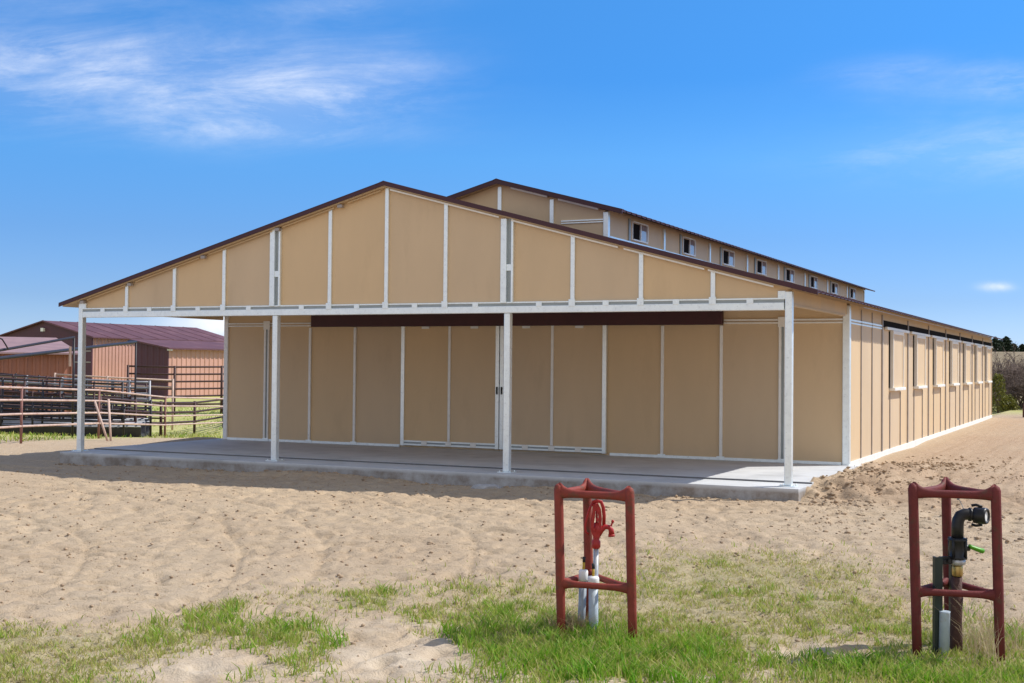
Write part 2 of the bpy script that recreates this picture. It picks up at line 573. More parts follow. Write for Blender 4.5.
def grass_fields(x, y):
    u, v = uv_ground(x, y)
    u = u + .25 * fbm(x * 1.3, y * 1.3, 3, 50)
    v = v + .5 * fbm(x * 1.3, y * 1.3, 3, 60)
    d = np.zeros_like(x)
    lw, ls = np.zeros_like(x) + 1e-6, np.zeros_like(x)
    for cu, cv, ru, rv, w, l in POS:
        g = w * np.exp(-(((u - cu) / ru) ** 2 + ((v - cv) / rv) ** 2) ** 1.3)
        d = d + g
        lw = lw + g
        ls = ls + g * l
    for cu, cv, ru, rv, w in NEG:
        d = d - w * np.exp(-(((u - cu) / ru) ** 2 + ((v - cv) / rv) ** 2))
    return np.clip(d, 0, 1.4), ls / lw


def base_h(x, y):
    h = -.2 - .2 * sstep(-4, -9.5, y)
    h = h + 0 * x
    r = sstep(13.9, 14.75, x) * sstep(-.25, .9, y)
    h = h * (1 - r) + (-.035) * r
    # left: piled soil beside the slab, undulating paddock
    h = h + .30 * np.exp(-((x + 1.0) / .9) ** 2 - ((y - 4.9) / 1.3) ** 2)
    h = h + .12 * np.exp(-((x + 1.3) / .8) ** 2 - ((y - 2.4) / 1.6) ** 2)
    h = h - .98 * np.exp(-(((x + 14.) ** 2 + (y - 24.) ** 2) / 200))
    h = h - .03 * np.exp(-((y + .4) / .5) ** 2) * (x > -1) * (x < 15.6) + .10 * np.exp(-((y + .5) / .45) ** 2) * np.clip(fbm(x * .55, y * 0 + 3, 3, 5) * 3 - .25, -.2, 1) * sstep(13, 11.5, x)
    h = h + .13 * np.exp(-((x - 6.1) / 1.3) ** 2 - ((y + .75) / .5) ** 2) + .07 * np.exp(-((x - 2.6) / 1.0) ** 2 - ((y + .8) / .45) ** 2)
    far = sstep(110, 200, y)
    h = h + far * (4.35 + 2.2 * fbm(x * .012, y * .012, 3, 8))
    return h


def detail_h(x, y):
    near = np.exp(-np.maximum(0, np.hypot(x - 14, y + 7) - 16) / 12)
    u, v = uv_ground(x, y)
    gd, _ = grass_fields(x, y)
    rough = .022 * fbm(x * 1.1, y * 1.1, 4, 20) + .018 * np.abs(fbm(x * 3.1, y * 3.1, 3, 30)) + .034 * fbm(x * 7, y * 7, 3, 35)
    pits = -.13 * np.clip(vnoise(x * 8.3 + 2 * vnoise(x, y, 9), y * 8.3, 42) - .62, 0, 1) - np.clip(vnoise(x * 4.6, y * 4.6, 41) - .60, 0, 1) * .13 * (1 - .6 * np.clip(gd, 0, 1))
    # wheel ruts curving across the yard, left of centre
    rut = 0
    for k, (R, w) in enumerate(((7.0, .11), (8.5, .11), (9.2, .10), (10.7, .10), (12.1, .13), (13.6, .13))):
        rr = np.hypot(x - 3.5, y + 13.5 - .4 * k) + .25 * fbm(x * .5, y * .5, 2, 70 + k)
        g = np.exp(-((rr - R) / w) ** 2)
        rut = rut - .022 * g * (1 + .8 * np.sin(rr * 46)) + .008 * np.exp(-((rr - R - 1.6 * w) / (w * .6)) ** 2)
    rut = rut * sstep(-1.0, -2.6, y) * (1 - .7 * np.clip(gd, 0, 1))
    # churned clods along the bank right of the slab
    bank = np.exp(-((x - 15.4) / 1.0) ** 2) * sstep(-1.0, .2, y) * sstep(6.5, 3.5, y)
    side = sstep(15.3, 17, x) * sstep(-2, 2, y)
    cl = (np.clip(vnoise(x * 5.2, y * 5.2, 81) - .45, 0, 1) * .24 + np.clip(vnoise(x * 11, y * 11, 82) - .5, 0, 1) * .10)
    return near * (rough + pits + rut) + bank * (cl + .05) + near * side * cl * .35


def H(x, y):
    x, y = np.asarray(x, float), np.asarray(y, float)
    return base_h(x, y) + detail_h(x, y)


def hz(x, y):
    return float(H(np.array([x]), np.array([y]))[0])


def axis_coords(lo, hi, step, far_lo, far_hi, grow=1.16):
    c = list(np.arange(lo, hi, step))
    s, p = step, lo
    left = []
    while p > far_lo:
        s *= grow
        p -= s
        left.append(p)
    s, p = step, c[-1]
    right = []
    while p < far_hi:
        s *= grow
        p += s
        right.append(p)
    return np.array(left[::-1] + c + right)


def ground_material():
    m = bpy.data.materials.new('dirt_yard')
    m.use_nodes = True
    nt = m.node_tree
    L = nt.links.new
    b = nt.nodes['Principled BSDF']
    b.inputs['Roughness'].default_value = .95
    b.inputs['Specular IOR Level'].default_value = .15
    tc = nt.nodes.new('ShaderNodeTexCoord')

    def nz(scale, detail, rough, dist=0.):
        n = N(nt, 'ShaderNodeTexNoise', Scale=scale, Detail=detail, Roughness=rough, Distortion=dist)
        L(tc.outputs['Object'], n.inputs['Vector'])
        return n.outputs['Fac']

    def ramp(fac, stops):
        r = nt.nodes.new('ShaderNodeValToRGB')
        e = r.color_ramp.elements
        while len(e) < len(stops):
            e.new(.5)
        for i, (p, c) in enumerate(stops):
            e[i].position = p
            e[i].color = (*c, 1)
        L(fac, r.inputs[0])
        return r.outputs[0]

    def mix(f, a, c):
        mx = nt.nodes.new('ShaderNodeMix')
        mx.data_type = 'RGBA'
        if isinstance(f, float):
            mx.inputs['Factor'].default_value = f
        else:
            L(f, mx.inputs['Factor'])
        for s, q in (('A', a), ('B', c)):
            if isinstance(q, tuple):
                mx.inputs[s].default_value = (*q, 1)
            else:
                L(q, mx.inputs[s])
        return mx.outputs['Result']
    big = nz(.35, 6., .6)
    mid = nz(4., 8., .65)
    fine = nz(30., 6., .75)
    dirt = ramp(mid, [(.25, (.38, .28, .18)), (.5, (.50, .385, .26)), (.75, (.60, .48, .34))])
    tone = ramp(big, [(.35, (.44, .315, .21)), (.65, (.56, .445, .315))])
    dirt = mix(.45, dirt, tone)
    speck = ramp(fine, [(.36, (.15, .10, .065)), (.46, (.50, .385, .26)), (.62, (.50, .385, .26)), (.74, (.72, .60, .46))])
    dirt = mix(.42, dirt, speck)
    # trampled thatch under the grass / dry litter
    at = nt.nodes.new('ShaderNodeAttribute')
    at.attribute_name = 'grassy'
    th = ramp(nz(22., 6., .7), [(.3, (.17, .17, .06)), (.5, (.36, .33, .16)), (.7, (.54, .47, .30))])
    gf = math_n(nt, 'MULTIPLY_ADD', at.outputs['Fac'], 1.0, math_n(nt, 'MULTIPLY_ADD', nz(7., 6., .65), .9, -.55))
    gf = math_n(nt, 'MULTIPLY', gf, .8, clamp=True)
    col = mix(gf, dirt, th)
    # sandy pale patches
    as_ = nt.nodes.new('ShaderNodeAttribute')
    as_.attribute_name = 'sandy'
    sand = ramp(mid, [(.3, (.52, .41, .29)), (.7, (.68, .57, .43))])
    col = mix(as_.outputs['Fac'], col, sand)
    # redder, freshly graded soil along the right-hand wall
    af = nt.nodes.new('ShaderNodeAttribute')
    af.attribute_name = 'freshsoil'
    soil = ramp(nz(9., 9., .72), [(.3, (.26, .165, .105)), (.5, (.42, .29, .19)), (.7, (.52, .38, .26))])
    col = mix(math_n(nt, 'MULTIPLY', af.outputs['Fac'], .75), col, soil)
    # green pasture further out
    ap = nt.nodes.new('ShaderNodeAttribute')
    ap.attribute_name = 'pasture'
    pas = ramp(nz(.8, 9., .7), [(.3, (.30, .33, .09)), (.5, (.46, .46, .16)), (.7, (.60, .55, .29))])
    col = mix(ap.outputs['Fac'], col, pas)
    ah = nt.nodes.new('ShaderNodeAttribute')
    ah.attribute_name = 'dryhill'
    hil = ramp(nz(.12, 9., .7), [(.3, (.15, .115, .07)), (.5, (.25, .195, .12)), (.7, (.32, .26, .16))])
    col = mix(ah.outputs['Fac'], col, hil)
    L(col, b.inputs['Base Color'])
    bp = N(nt, 'ShaderNodeBump', Strength=.8, Distance=.05)
    hsum = math_n(nt, 'ADD', math_n(nt, 'MULTIPLY', nz(9., 9., .72, .5), 1.0), math_n(nt, 'MULTIPLY', nz(60., 4., .7), .3))
    L(hsum, bp.inputs['Height'])
    L(bp.outputs[0], b.inputs['Normal'])
    return m


def build_ground():
    xs = axis_coords(4.0, 22.0, .042, -3500, 3500)
    ys = axis_coords(-13.0, 0.5, .042, -3500, 3500)
    X, Y = np.meshgrid(xs, ys)
    Z = H(X.ravel(), Y.ravel())
    x, y = X.ravel(), Y.ravel()
    n = len(xs)
    # keep the soil under the slab and the barn floor
    under = (x > -.15) & (x < 14.8) & (y > -.3) & (y < 33)
    Z = np.where(under, np.minimum(Z, -.05), Z)
    me = bpy.data.meshes.new('ground')
    me.vertices.add(len(x))
    me.vertices.foreach_set('co', np.stack([x, y, Z], 1).ravel())
    i = np.arange(len(ys) - 1)[:, None] * n + np.arange(n - 1)[None]
    q = np.stack([i, i + 1, i + n + 1, i + n], -1).reshape(-1, 4)
    me.loops.add(q.size)
    me.loops.foreach_set('vertex_index', q.ravel())
    me.polygons.add(len(q))
    me.polygons.foreach_set('loop_start', np.arange(len(q)) * 4)
    me.polygons.foreach_set('loop_total', np.full(len(q), 4))
    me.polygons.foreach_set('use_smooth', np.ones(len(q), bool))
    me.update()
    me.validate()
    gd, _ = grass_fields(x, y)
    u, v = uv_ground(x, y)
    gr = np.clip(gd * 1.1, 0, 1)
    sand = np.zeros_like(x)
    for cu, cv, ru, rv, w in NEG + [(-2.4, 9.6, 1.3, .5, .6), (-.3, 9.0, 1.6, .35, .6)]:
        sand += w * np.exp(-(((u - cu) / ru / 1.25) ** 2 + ((v - cv) / rv / 1.25) ** 2))
    sand = np.clip(sand * .7 + 1.2 * fbm(x * 2, y * 2, 4, 90) * (sand > .1), 0, 1)
    pas = sstep(-6.2, -7.6, x + .28 * (y - 4.5)) * sstep(5, 9, y)
    pas = np.maximum(pas, sstep(37, 41, y)) * (1 - .5 * np.clip(fbm(x * .3, y * .3, 4, 91) * 2 + .3, 0, 1))
    dry = sstep(48, 90, y)
    fresh = sstep(14.6, 15.6, x) * sstep(-1.6, .8, y) * sstep(48, 36, y) * np.clip(.75 + 1.2 * fbm(x * .6, y * .6, 4, 95), 0, 1)
    for nm, a in (('freshsoil', fresh), ('grassy', gr), ('sandy', sand), ('pasture', pas), ('dryhill', dry)):
        me.attributes.new(nm, 'FLOAT', 'POINT').data.foreach_set('value', a.astype(np.float32))
    me.materials.append(ground_material())
    o = bpy.data.objects.new('ground', me)
    COL.objects.link(o)
    o['kind'] = 'structure'
    o['label'] = 'tan churned dirt yard with thin grass near the front'
    return o


build_ground()

# ------------------------------------------------------------------ concrete porch slab
bay = 4.877
WX0, WX1, WY, WL = .11, 14.647, 4.548, 28.63
BAYL = WL / 8
mb = MB()
mb.box(-.2, 14.87, -.36, .585, -.42, -.028)
mb.box(-.2, 14.87, .60, WY + .3, -.42, 0)
mb.box(-.2, 14.87, .586, .599, -.42, -.06)
o = mb.build('concrete_porch', M['concrete'], bevel=.008)
o['kind'] = 'structure'
o['label'] = 'pale concrete slab under the barn porch'
o = MB().box(-.19, 14.86, .590, .5985, -.055, -.003).build('slab_step_strip', M['step_strip'])  # thin dark strip against the riser of the step
o['kind'] = 'structure'
o['label'] = 'dark strip along the step in the porch slab'

# ------------------------------------------------------------------ the barn
barn = thing('barn', 'long tan metal barn with maroon roof, raised centre aisle and open porch on four posts', 'barn', (bay * 1.5, 0, 0))
SL = .269
RX = 7.315


def zroof(x):
    return 5.06 - SL * abs(x - RX)


def ribbed_roof(x_ridge, x_eave, z_ridge, y0, y1, th=.012, pitch=.305):
    """metal sheet with trapezoid ribs running from ridge to eave"""
    mb = MB()
    s = -1 if x_eave > x_ridge else 1
    z_e = z_ridge - SL * abs(x_eave - x_ridge)
    prof = []
    y = y0
    while y < y1 - .01:
        e = min(y + pitch, y1)
        prof += [(y, 0), (e - .10, 0), (e - .075, .03), (e - .03, .03)] if e - y > .15 else [(y, 0)]
        y = e
    prof.append((y1, 0))
    n = len(prof)
    vs = []
    for (xx, zz) in ((x_ridge, z_ridge), (x_eave, z_e)):
        vs += [(xx, yy, zz + h) for yy, h in prof]
    for (xx, zz) in ((x_ridge, z_ridge), (x_eave, z_e)):
        vs += [(xx, yy, zz + h - th) for yy, h in prof]
    fs = []
    for i in range(n - 1):
        fs.append((i, i + 1, n + i + 1, n + i))
        fs.append((2 * n + i, 3 * n + i, 3 * n + i + 1, 2 * n + i + 1))
        fs.append((n + i, n + i + 1, 3 * n + i + 1, 3 * n + i))
        fs.append((i, 2 * n + i, 2 * n + i + 1, i + 1))
    fs += [(0, n, 3 * n, 2 * n), (n - 1, 3 * n - 1, 4 * n - 1, 2 * n - 1)]
    return mb.add(vs, fs)


def slope_slab(mb, xa, xb, za, zb, y0, y1, t):
    return mb.prism([(xa, za), (xb, zb), (xb, zb - t), (xa, za - t)], 1, y0, y1)


YF = -.16                      # front overhang
YB = WY + WL + .15
# porch roof (to the ridge) and shed roofs
rf = MB()
rfo = ribbed_roof(RX, -.47, 5.085, YF, YB)
for q in (ribbed_roof(RX, 15.10, 5.085, YF, WY + .02), ribbed_roof(9.70, 15.10, 5.085 - SL * (9.70 - RX), WY + .021, YB)):
    rfo.add(q.v, q.f)
roof = rfo.build('roof', M['maroon'], barn)
so_ = MB()
slope_slab(so_, RX, -.40, 5.068, 5.068 - SL * (RX + .40), YF + .01, YB - .01, .05)
slope_slab(so_, RX + .001, 14.68, 5.068, 5.068 - SL * (14.68 - RX), YF + .01, WY, .05)
slope_slab(so_, 9.72, 14.68, 5.068 - SL * (9.72 - RX), 5.068 - SL * (14.68 - RX), WY + .001, YB - .01, .05)
so_.build('soffit', M['tan_trim'], roof)
rk = MB()
for s, xe in ((-1, -.48), (1, 15.11)):
    ze = 5.10 - SL * abs(xe - RX)
    slope_slab(rk, RX, xe, 5.105, ze + .005, YF - .025, YF - .002, .066)
    slope_slab(rk, RX, xe, 5.120, ze + .02, YF - .025, YF + .10, .012)
rk.build('rake_trim', M['maroon'], roof)
rc = MB()
rc.prism([(RX - .16, 5.115 - .16 * SL), (RX, 5.125), (RX + .16, 5.115 - .16 * SL), (RX + .16, 5.10 - .16 * SL), (RX, 5.105), (RX - .16, 5.10 - .16 * SL)], 1, YF - .03, WY)
rc.build('ridge_cap', M['maroon'], roof)
# pale flashing strips under the rakes, in segments with dark gaps
for xa, xb in ((7.2, 6.5), (6.2, 5.05), (4.8, 3.32), (3.08, 1.48), (1.22, .2)):
    f = MB()
    slope_slab(f, xa, xb, zroof(xa) - .054, zroof(xb) - .054, -.094, -.068, .024)
    f.build('rake_flashing', M['tan_trim'], roof)
for xa, xb in ((7.4, 9.60), (9.84, 11.80), (11.90, 13.28), (13.34, 14.40)):
    f = MB()
    slope_slab(f, xa, xb, zroof(xa) - .052, zroof(xb) - .052, -.098, -.068, .030)
    f.build('rake_flashing', M['white'], roof)
for x in (6.35, 4.95, 3.2, 1.35, 0.1):   # purlin ends
    f = MB()
    f.box(x - .05, x + .05, -.135, -.065, zroof(x) - .062 - .05, zroof(x) - .056)
    f.build('purlin_end', M['bare_metal'], roof)

# --- front gable panel above the beam
ZB = 2.72
gp = MB()
gp.prism([(.02, ZB + .16), (14.61, ZB + .16), (14.61, zroof(14.61) - .045), (RX, zroof(RX) - .045), (.02, zroof(.02) - .045)], 1, -.02, .02)
gp.build('gable_panel', M['tan'], barn)


def batten(x, z0, z1, y, w=.075, d=.035, material='galv', name='batten'):
    return MB().box(x - w / 2, x + w / 2, y - d, y, z0, z1).build(name, M[material], barn, bevel=.006)


for k in range(1, 12):
    x = bay * k / 4
    top = zroof(x) - .05
    if k in (4, 8):
        s = MB()
        s.box(x - .125, x - .015, -.075, -.021, ZB + .17, top)
        s.build('batten', M['galv'], barn, bevel=.006)
        s = MB()
        s.box(x + .075, x + .115, -.075, -.021, ZB + .17, top)
        s.build('batten', M['galv'], barn, bevel=.005)
        s = MB()
        s.box(x - .014, x + .074, -.03, -.021, ZB + .17, top)
        s.build('batten_channel', M['greyrail'], barn)
        s = MB()
        s.box(x - .014, x + .074, -.06, -.031, 3.45, 3.56)
        s.build('splice_plate', M['galv'], barn)
    else:
        batten(x, ZB + .20, top, -.021)
# corner battens
batten(.09, ZB + .17, zroof(.09) - .10, -.021, w=.10)
batten(14.52, ZB + .17, zroof(14.52) - .10, -.021, w=.12)

# --- beam with channel lip and gusset tabs
bm_ = MB()
bm_.box(.072, 14.56, -.072, .05, ZB, ZB + .118)
beam = bm_.build('beam', M['galv'], barn, bevel=.008)
MB().box(.072, 14.56, -.05, .04, ZB + .119, ZB + .165).build('beam_recess', M['greyrail'], beam)
MB().box(.072, 14.56, -.062, .03, ZB + .166, ZB + .192).build('beam_lip', M['galv'], beam, bevel=.004)
for k in range(12):
    x = bay * (k + .5) / 4
    MB().box(x - .055, x + .055, -.077, -.051, ZB + .105, ZB + .193).build('gusset', M['galv'], beam, bevel=.004)
for k in range(13):
    x = bay * k / 4
    if k in (0, 4, 8, 12):
        continue
    MB().box(x - .058, x + .058, -.083, -.052, ZB + .10, ZB + .22).build('gusset', M['galv'], beam, bevel=.004)

# --- porch posts
for k in range(4):
    x = bay * k
    top = ZB - .001 if k in (1, 2) else (zroof(x) - .08)
    x = [0, bay, 2 * bay, 14.63][k]
    p = MB().box(x - .057, x + .057, -.057, .057, -.014, top if k in (1, 2) else top).build('post', M['galv'], barn, bevel=.012)
    bp = MB()
    bp.box(x - .13, x + .13, -.12, .12, -.027, -.015)
    for sx in (-1, 1):
        for sy in (-1, 1):
            bp.tube([(x + sx * .1, sy * .09, -.016), (x + sx * .1, sy * .09, .006)], .012, n=6)
    bp.build('base_plate', M['galv'], p)
# eave fascia between corner post and the wall, both sides
MB().box(14.61, 14.655, .075, WY - .09, 2.83, zroof(14.65) - .048).build('fascia', M['tan'], barn, bevel=.004)
MB().box(14.60, 14.67, .075, WY - .3, 2.79, 2.828).build('eave_girt', M['tan_trim'], barn)
MB().box(-.02, .02, .075, WY - .02, 2.83, zroof(0) - .08).build('fascia', M['tan'], barn)

# --- front wall below the porch roof
wf = MB()
wf.prism([(WX0 + .02, -.05), (WX1 - .02, -.05), (WX1 - .02, zroof(WX1) - .045), (RX, zroof(RX) - .045), (WX0 + .02, zroof(WX0) - .045)], 1, WY - .03, WY + .03)
wf.build('front_wall', M['tan'], barn)
PW = (WX1 - WX0) / 12
yw = WY - .031
for k in range(1, 12):
    x = WX0 + PW * k
    if k in (4, 5, 6, 7, 8):
        continue
    top = 2.64 if 2 <= k <= 10 else 2.66
    if k in (1, 11):
        batten(x - .05, .06, top, yw, w=.05, d=.04, material='white')
        batten(x + .045, .06, top, yw, w=.035, d=.04, material='white')
        MB().box(x - .024, x + .027, yw - .012, yw, .06, top).build('batten_channel', M['greyrail'], barn)
        MB().box(x - .09, x + .09, yw - .05, yw - .041, 2.60, 2.80).build('gusset', M['white'], barn, bevel=.004)
    else:
        batten(x, .06, top, yw, w=.06, d=.04, material='white')
    MB().box(x - .08, x + .08, yw - .048, yw - .041, .015, .075).build('foot_plate', M['galv'], barn)
# girt, base angle, corner posts
MB().box(WX0 + .09, 2.62, yw - .036, yw, 2.67, 2.70).add(*(lambda b: (b.v, b.f))(MB().box(WX0 + .09, 2.62, yw - .036, yw, 2.725, 2.76))).build('girt', M['white'], barn, bevel=.004)
MB().box(12.27, WX1 - .08, yw - .036, yw, 2.67, 2.70).add(*(lambda b: (b.v, b.f))(MB().box(12.27, WX1 - .08, yw - .036, yw, 2.725, 2.76))).build('girt', M['white'], barn, bevel=.004)
MB().box(WX0 + .09, 4.93, yw - .034, yw, .001, .055).build('base_angle', M['galv'], barn)
MB().box(9.90, WX1 - .09, yw - .034, yw, .001, .055).build('base_angle', M['galv'], barn)
MB().box(WX0 - .03, WX0 + .085, WY - .07, WY + .05, .001, zroof(WX0) - .085).build('corner_post', M['white'], barn, bevel=.01)
MB().box(WX1 - .075, WX1 + .06, WY - .075, WY + .06, -.08, zroof(WX1) - .085).build('corner_post', M['galv'], barn, bevel=.012)

# --- sliding doors, track cover
for s, (xa, xb) in enumerate(((4.985, 7.395), (7.415, 9.83))):
    y1 = yw - .012
    d = MB().box(xa + .02, xb - .02, y1 - .045, y1, .07, 2.66).build('sliding_door', M['tan'], barn)
    for x in (xa, xb - .085):
        MB().box(x, x + .085, y1 - .075, y1 + .002, .035, 2.655).build('stile', M['galv'], d, bevel=.006)
    xm = (xa + xb) / 2
    MB().box(xm - .03, xm + .03, y1 - .07, y1 - .046, .16, 2.655).build('mullion', M['white'], d, bevel=.005)
    f = MB()
    f.box(xa + .086, xb - .086, y1 - .07, y1 - .046, .045, .085)
    f.box(xa + .086, xb - .086, y1 - .07, y1 - .046, .118, .155)
    f.build('bottom_rail', M['galv'], d, bevel=.004)
    MB().box(xa + .086, xb - .086, y1 - .058, y1 - .046, .0855, .1175).build('rail_recess', M['greyrail'], d)
    for t in (.25, .5, .75):
        x = xa + (xb - xa) * t
        MB().box(x - .07, x + .07, y1 - .078, y1 - .071, .05, .15).build('gusset', M['white'], d, bevel=.003)
    for t in (.25, .75):
        x = xa + (xb - xa) * t
        MB().box(x - .09, x + .09, y1 - .072, y1 - .046, 2.60, 2.65).build('gusset', M['white'], d, bevel=.003)
    xh = xb - .045 if s == 0 else xa + .045
    sg = 1 if s == 0 else -1
    h = MB()
    h.box(xh - .018, xh + .018, y1 - .082, y1 - .0755, 1.20, 1.36)
    h.tube([(xh, y1 - .08, 1.34), (xh + .02, y1 - .125, 1.33), (xh + .03, y1 - .135, 1.28), (xh + .02, y1 - .125, 1.23), (xh, y1 - .08, 1.22)], .011, n=8)
    h.build('handle', M['black'], d)
tc_ = MB()
tc_.prism([(yw - .001, 2.652), (yw - .001, 3.02), (yw - .06, 3.01), (yw - .15, 2.95), (yw - .15, 2.652)], 0, 2.63, 12.26)
tc_.build('door_track_cover', M['plum'], barn, bevel=.008)

# --- side, rear and clerestory walls
ws = MB().box(WX1 - .03, WX1 + .03, WY + .062, WY + WL, -.12, 3.035)
ws.build('side_wall', M['tan'], barn)
MB().box(WX0 - .03, WX0 + .03, WY + .052, WY + WL, -.12, 2.98).build('side_wall', M['tan'], barn)
wr = MB()
wr.prism([(WX0 + .031, -.12), (WX1 - .031, -.12), (WX1 - .031, zroof(WX1) - .08), (9.75, zroof(9.75) - .08), (4.88, zroof(4.88) - .08), (WX0 + .031, zroof(WX0) - .08)], 1, WY + WL - .06, WY + WL)
wr.build('rear_wall', M['tan'], barn)
xs_ = WX1 + .031
MB().box(xs_, xs_ + .03, WY + .07, WY + WL + .02, -.14, .055).build('base_trim', M['white'], barn, bevel=.004)
MB().box(WX1 - .07, WX1 + .05, WY + WL - .05, WY + WL + .06, -.1, 2.98).build('corner_post', M['tan_trim'], barn)
MB().box(WX1 + .031, WX1 + .05, WY + .062, WY + BAYL - .05, 2.66, 2.69).add(*(lambda b: (b.v, b.f))(MB().box(WX1 + .031, WX1 + .05, WY + .062, WY + BAYL - .05, 2.715, 2.75))).build('girt', M['galv'], barn)


def side_batten(y, z0, z1, w=.05, d=.022, material='tan_trim', x=xs_):
    return MB().box(x, x + d, y - w / 2, y + w / 2, z0, z1).build('batten', M[material], barn)


sb = BAYL / 3
for k in range(1, 24):
    y = WY + sb * k
    i, j = divmod(k, 3)
    if j == 0:
        side_batten(y, .06, 2.97, w=.06, d=.03, material='bare_metal' if i else 'tan_trim')
    elif i == 0:
        side_batten(y, .06, 2.97, w=.03, d=.022, material='bare_metal')
    elif j == 1:
        side_batten(y - .16, .06, 1.30, w=.03, d=.022, material='bare_metal')
    else:
        side_batten(y + .10, .06, 1.30, w=.03, d=.022, material='bare_metal')
for i in range(1, 8):
    ya = WY + BAYL * i
    # open vent slot under the eave and the sliding track in front of it
    MB().box(xs_ + .001, xs_ + .012, ya + .05, ya + BAYL - .05, 2.71, 2.86).build('vent_opening', M['dark'], barn)
    t = MB()
    t.box(xs_ + .012, xs_ + .07, ya + .33, ya + BAYL - .10, 2.665, 2.725)
    t.build('shutter_track', M['white'], barn, bevel=.004)
    y0, y1 = ya + sb - .18, ya + sb * 2 + .13
    MB().box(xs_ + .002, xs_ + .011, y0 - .10, y0 - .001, 1.40, 2.64).build('gap_and_shadow_strip', M['dark'], barn)  # dark strip painted for the shutter's cast shadow, no opening here
    sh = MB().box(xs_ + .02, xs_ + .065, y0 + .03, y1 - .03, 1.40, 2.62).build('shutter', M['tan'], barn)
    f = MB()
    for y in (y0, y1 - .05):
        f.box(xs_ + .012, xs_ + .088, y, y + .05, 1.40, 2.66)
    f.box(xs_ + .012, xs_ + .088, y0 + .051, y1 - .051, 2.585, 2.66)
    f.build('shutter_frame', M['pale_frame'], sh, bevel=.004)
    MB().box(xs_ + .002, xs_ + .13, y0 - .03, y1 + .03, 1.335, 1.398).build('sill', M['white'], sh, bevel=.006)

# --- raised centre aisle (clerestory)
CX0, CX1 = bay, bay * 2
CZ = 5.745


def zc(x):
    return CZ - .025 - .27 * abs(x - RX)


cg = MB()
cg.prism([(CX0 + .031, zroof(CX0) - .1), (RX, 5.06), (CX1 - .031, zroof(CX1) - .1), (CX1 - .031, zc(CX1) - .036), (RX, zc(RX) - .036), (CX0 + .031, zc(CX0) - .036)], 1, WY + .03, WY + .09)
cg.build('clerestory_gable', M['tan'], barn)
for x, w in ((RX, .085), (RX + 1.22, .085), (RX - 1.22, .085)):
    MB().box(x - w / 2, x + w / 2, WY - .005, WY + .029, zroof(x) + .04, zc(x) - .09).build('batten', M['galv'], barn)
g = MB()
g.box(8.75, CX1 - .06, WY - .002, WY + .0285, 4.78, 4.80)
g.box(8.75, CX1 - .06, WY - .002, WY + .0285, 4.825, 4.85)
g.build('girt', M['galv'], barn)
for x in (CX0, CX1):
    MB().box(x - .055, x + .055, WY - .012, WY + .10, zroof(x) + .03, zc(x) - .075).build('corner_post', M['galv'], barn, bevel=.008)
    MB().box(x - .03, x + .03, WY + .101, WY + WL, zroof(x) - .2, zc(x) - .036).build('clerestory_wall', M['tan'], barn)
    xo = x + (.031 if x > RX else -.06)
    MB().box(min(xo, xo + .029), max(xo, xo + .029), WY + .102, WY + WL - .01, zroof(x) - .02, zroof(x) + .095).build('base_flashing', M['galv'], barn)
xo = CX1 + .031
WIN = [(5.965, 6.915), (9.459, 10.386), (12.82, 13.86), (16.26, 17.30), (19.78, 20.81), (23.24, 24.27), (26.70, 27.73), (30.17, 31.2)]
for ya, yb in WIN:
    z0, z1 = 4.535, 4.955
    fr = MB()
    fr.box(xo, xo + .03, ya, ya + .035, z0, z1)
    fr.box(xo, xo + .05, yb - .035, yb, z0, z1)
    fr.box(xo, xo + .05, ya + .036, yb - .036, z1 - .032, z1)
    fr.box(xo, xo + .05, ya + .036, yb - .036, z0, z0 + .03)
    win = fr.build('window', M['white'], barn)
    ym = (ya + yb) / 2
    MB().box(xo + .002, xo + .012, ya + .05, ym + .02, z0 + .03, z1 - .045).build('gap_and_shadow_strip', M['dark'], win)  # open half of the sliding window
    MB().box(xo + .004, xo + .03, ym, yb - .05, z0 + .03, z1 - .16).build('pane', M['glass'], win)
    MB().box(xo + .004, xo + .026, ym, yb - .05, z1 - .159, z1 - .045).build('screen', M['screen'], win)
    MB().box(xo + .002, xo + .044, ym + .02, ym + .05, z0 + .031, z1 - .046).build('meeting_rail', M['white'], win)
for i in range(1, 9):
    y = WY + BAYL * i - .06
    MB().box(xo, xo + .04, y - .05, y + .05, zroof(CX1) + .096, zc(CX1) - .08).build('batten', M['galv'], barn)
for ya, yb in WIN:
    y = ya - .16
    MB().box(xo, xo + .03, y - .05, y + .05, zroof(CX1) + .096, zc(CX1) - .08).build('batten', M['greyrail'], barn)
cro = ribbed_roof(RX, CX1 + .41, CZ, WY - .15, YB + .25)
q = ribbed_roof(RX, CX0 - .41, CZ, WY - .15, YB + .25)
cro.add(q.v, q.f)
cr = cro.build('clerestory_roof', M['maroon'], barn)
s = MB()
for xe in (CX0 - .02, CX1 + .02):
    slope_slab(s, RX, xe, CZ - .015, CZ - .015 - SL * abs(xe - RX), WY - .14, YB + .24, .045)
s.build('soffit', M['tan_trim'], cr)
s = MB()
for xe in (CX0 - .42, CX1 + .42):
    slope_slab(s, RX, xe, CZ + .02, CZ + .02 - SL * abs(xe - RX), WY - .178, WY - .152, .085)
    slope_slab(s, RX, xe, CZ + .036, CZ + .036 - SL * abs(xe - RX), WY - .178, WY - .05, .012)
s.build('rake_trim', M['maroon'], cr)
for xa, xb in ((7.6, 8.45), (8.7, 9.6)):
    s = MB()
    slope_slab(s, xa, xb, zc(xa) - .035, zc(xb) - .035, WY - .06, WY - .03, .04)
    s.build('rake_flashing', M['white'], cr)
MB().prism([(RX - .15, CZ - .01), (RX, CZ + .045), (RX + .15, CZ - .01), (RX, CZ + .02)], 1, WY - .18, YB + .25).build('ridge_cap', M['maroon'], cr)


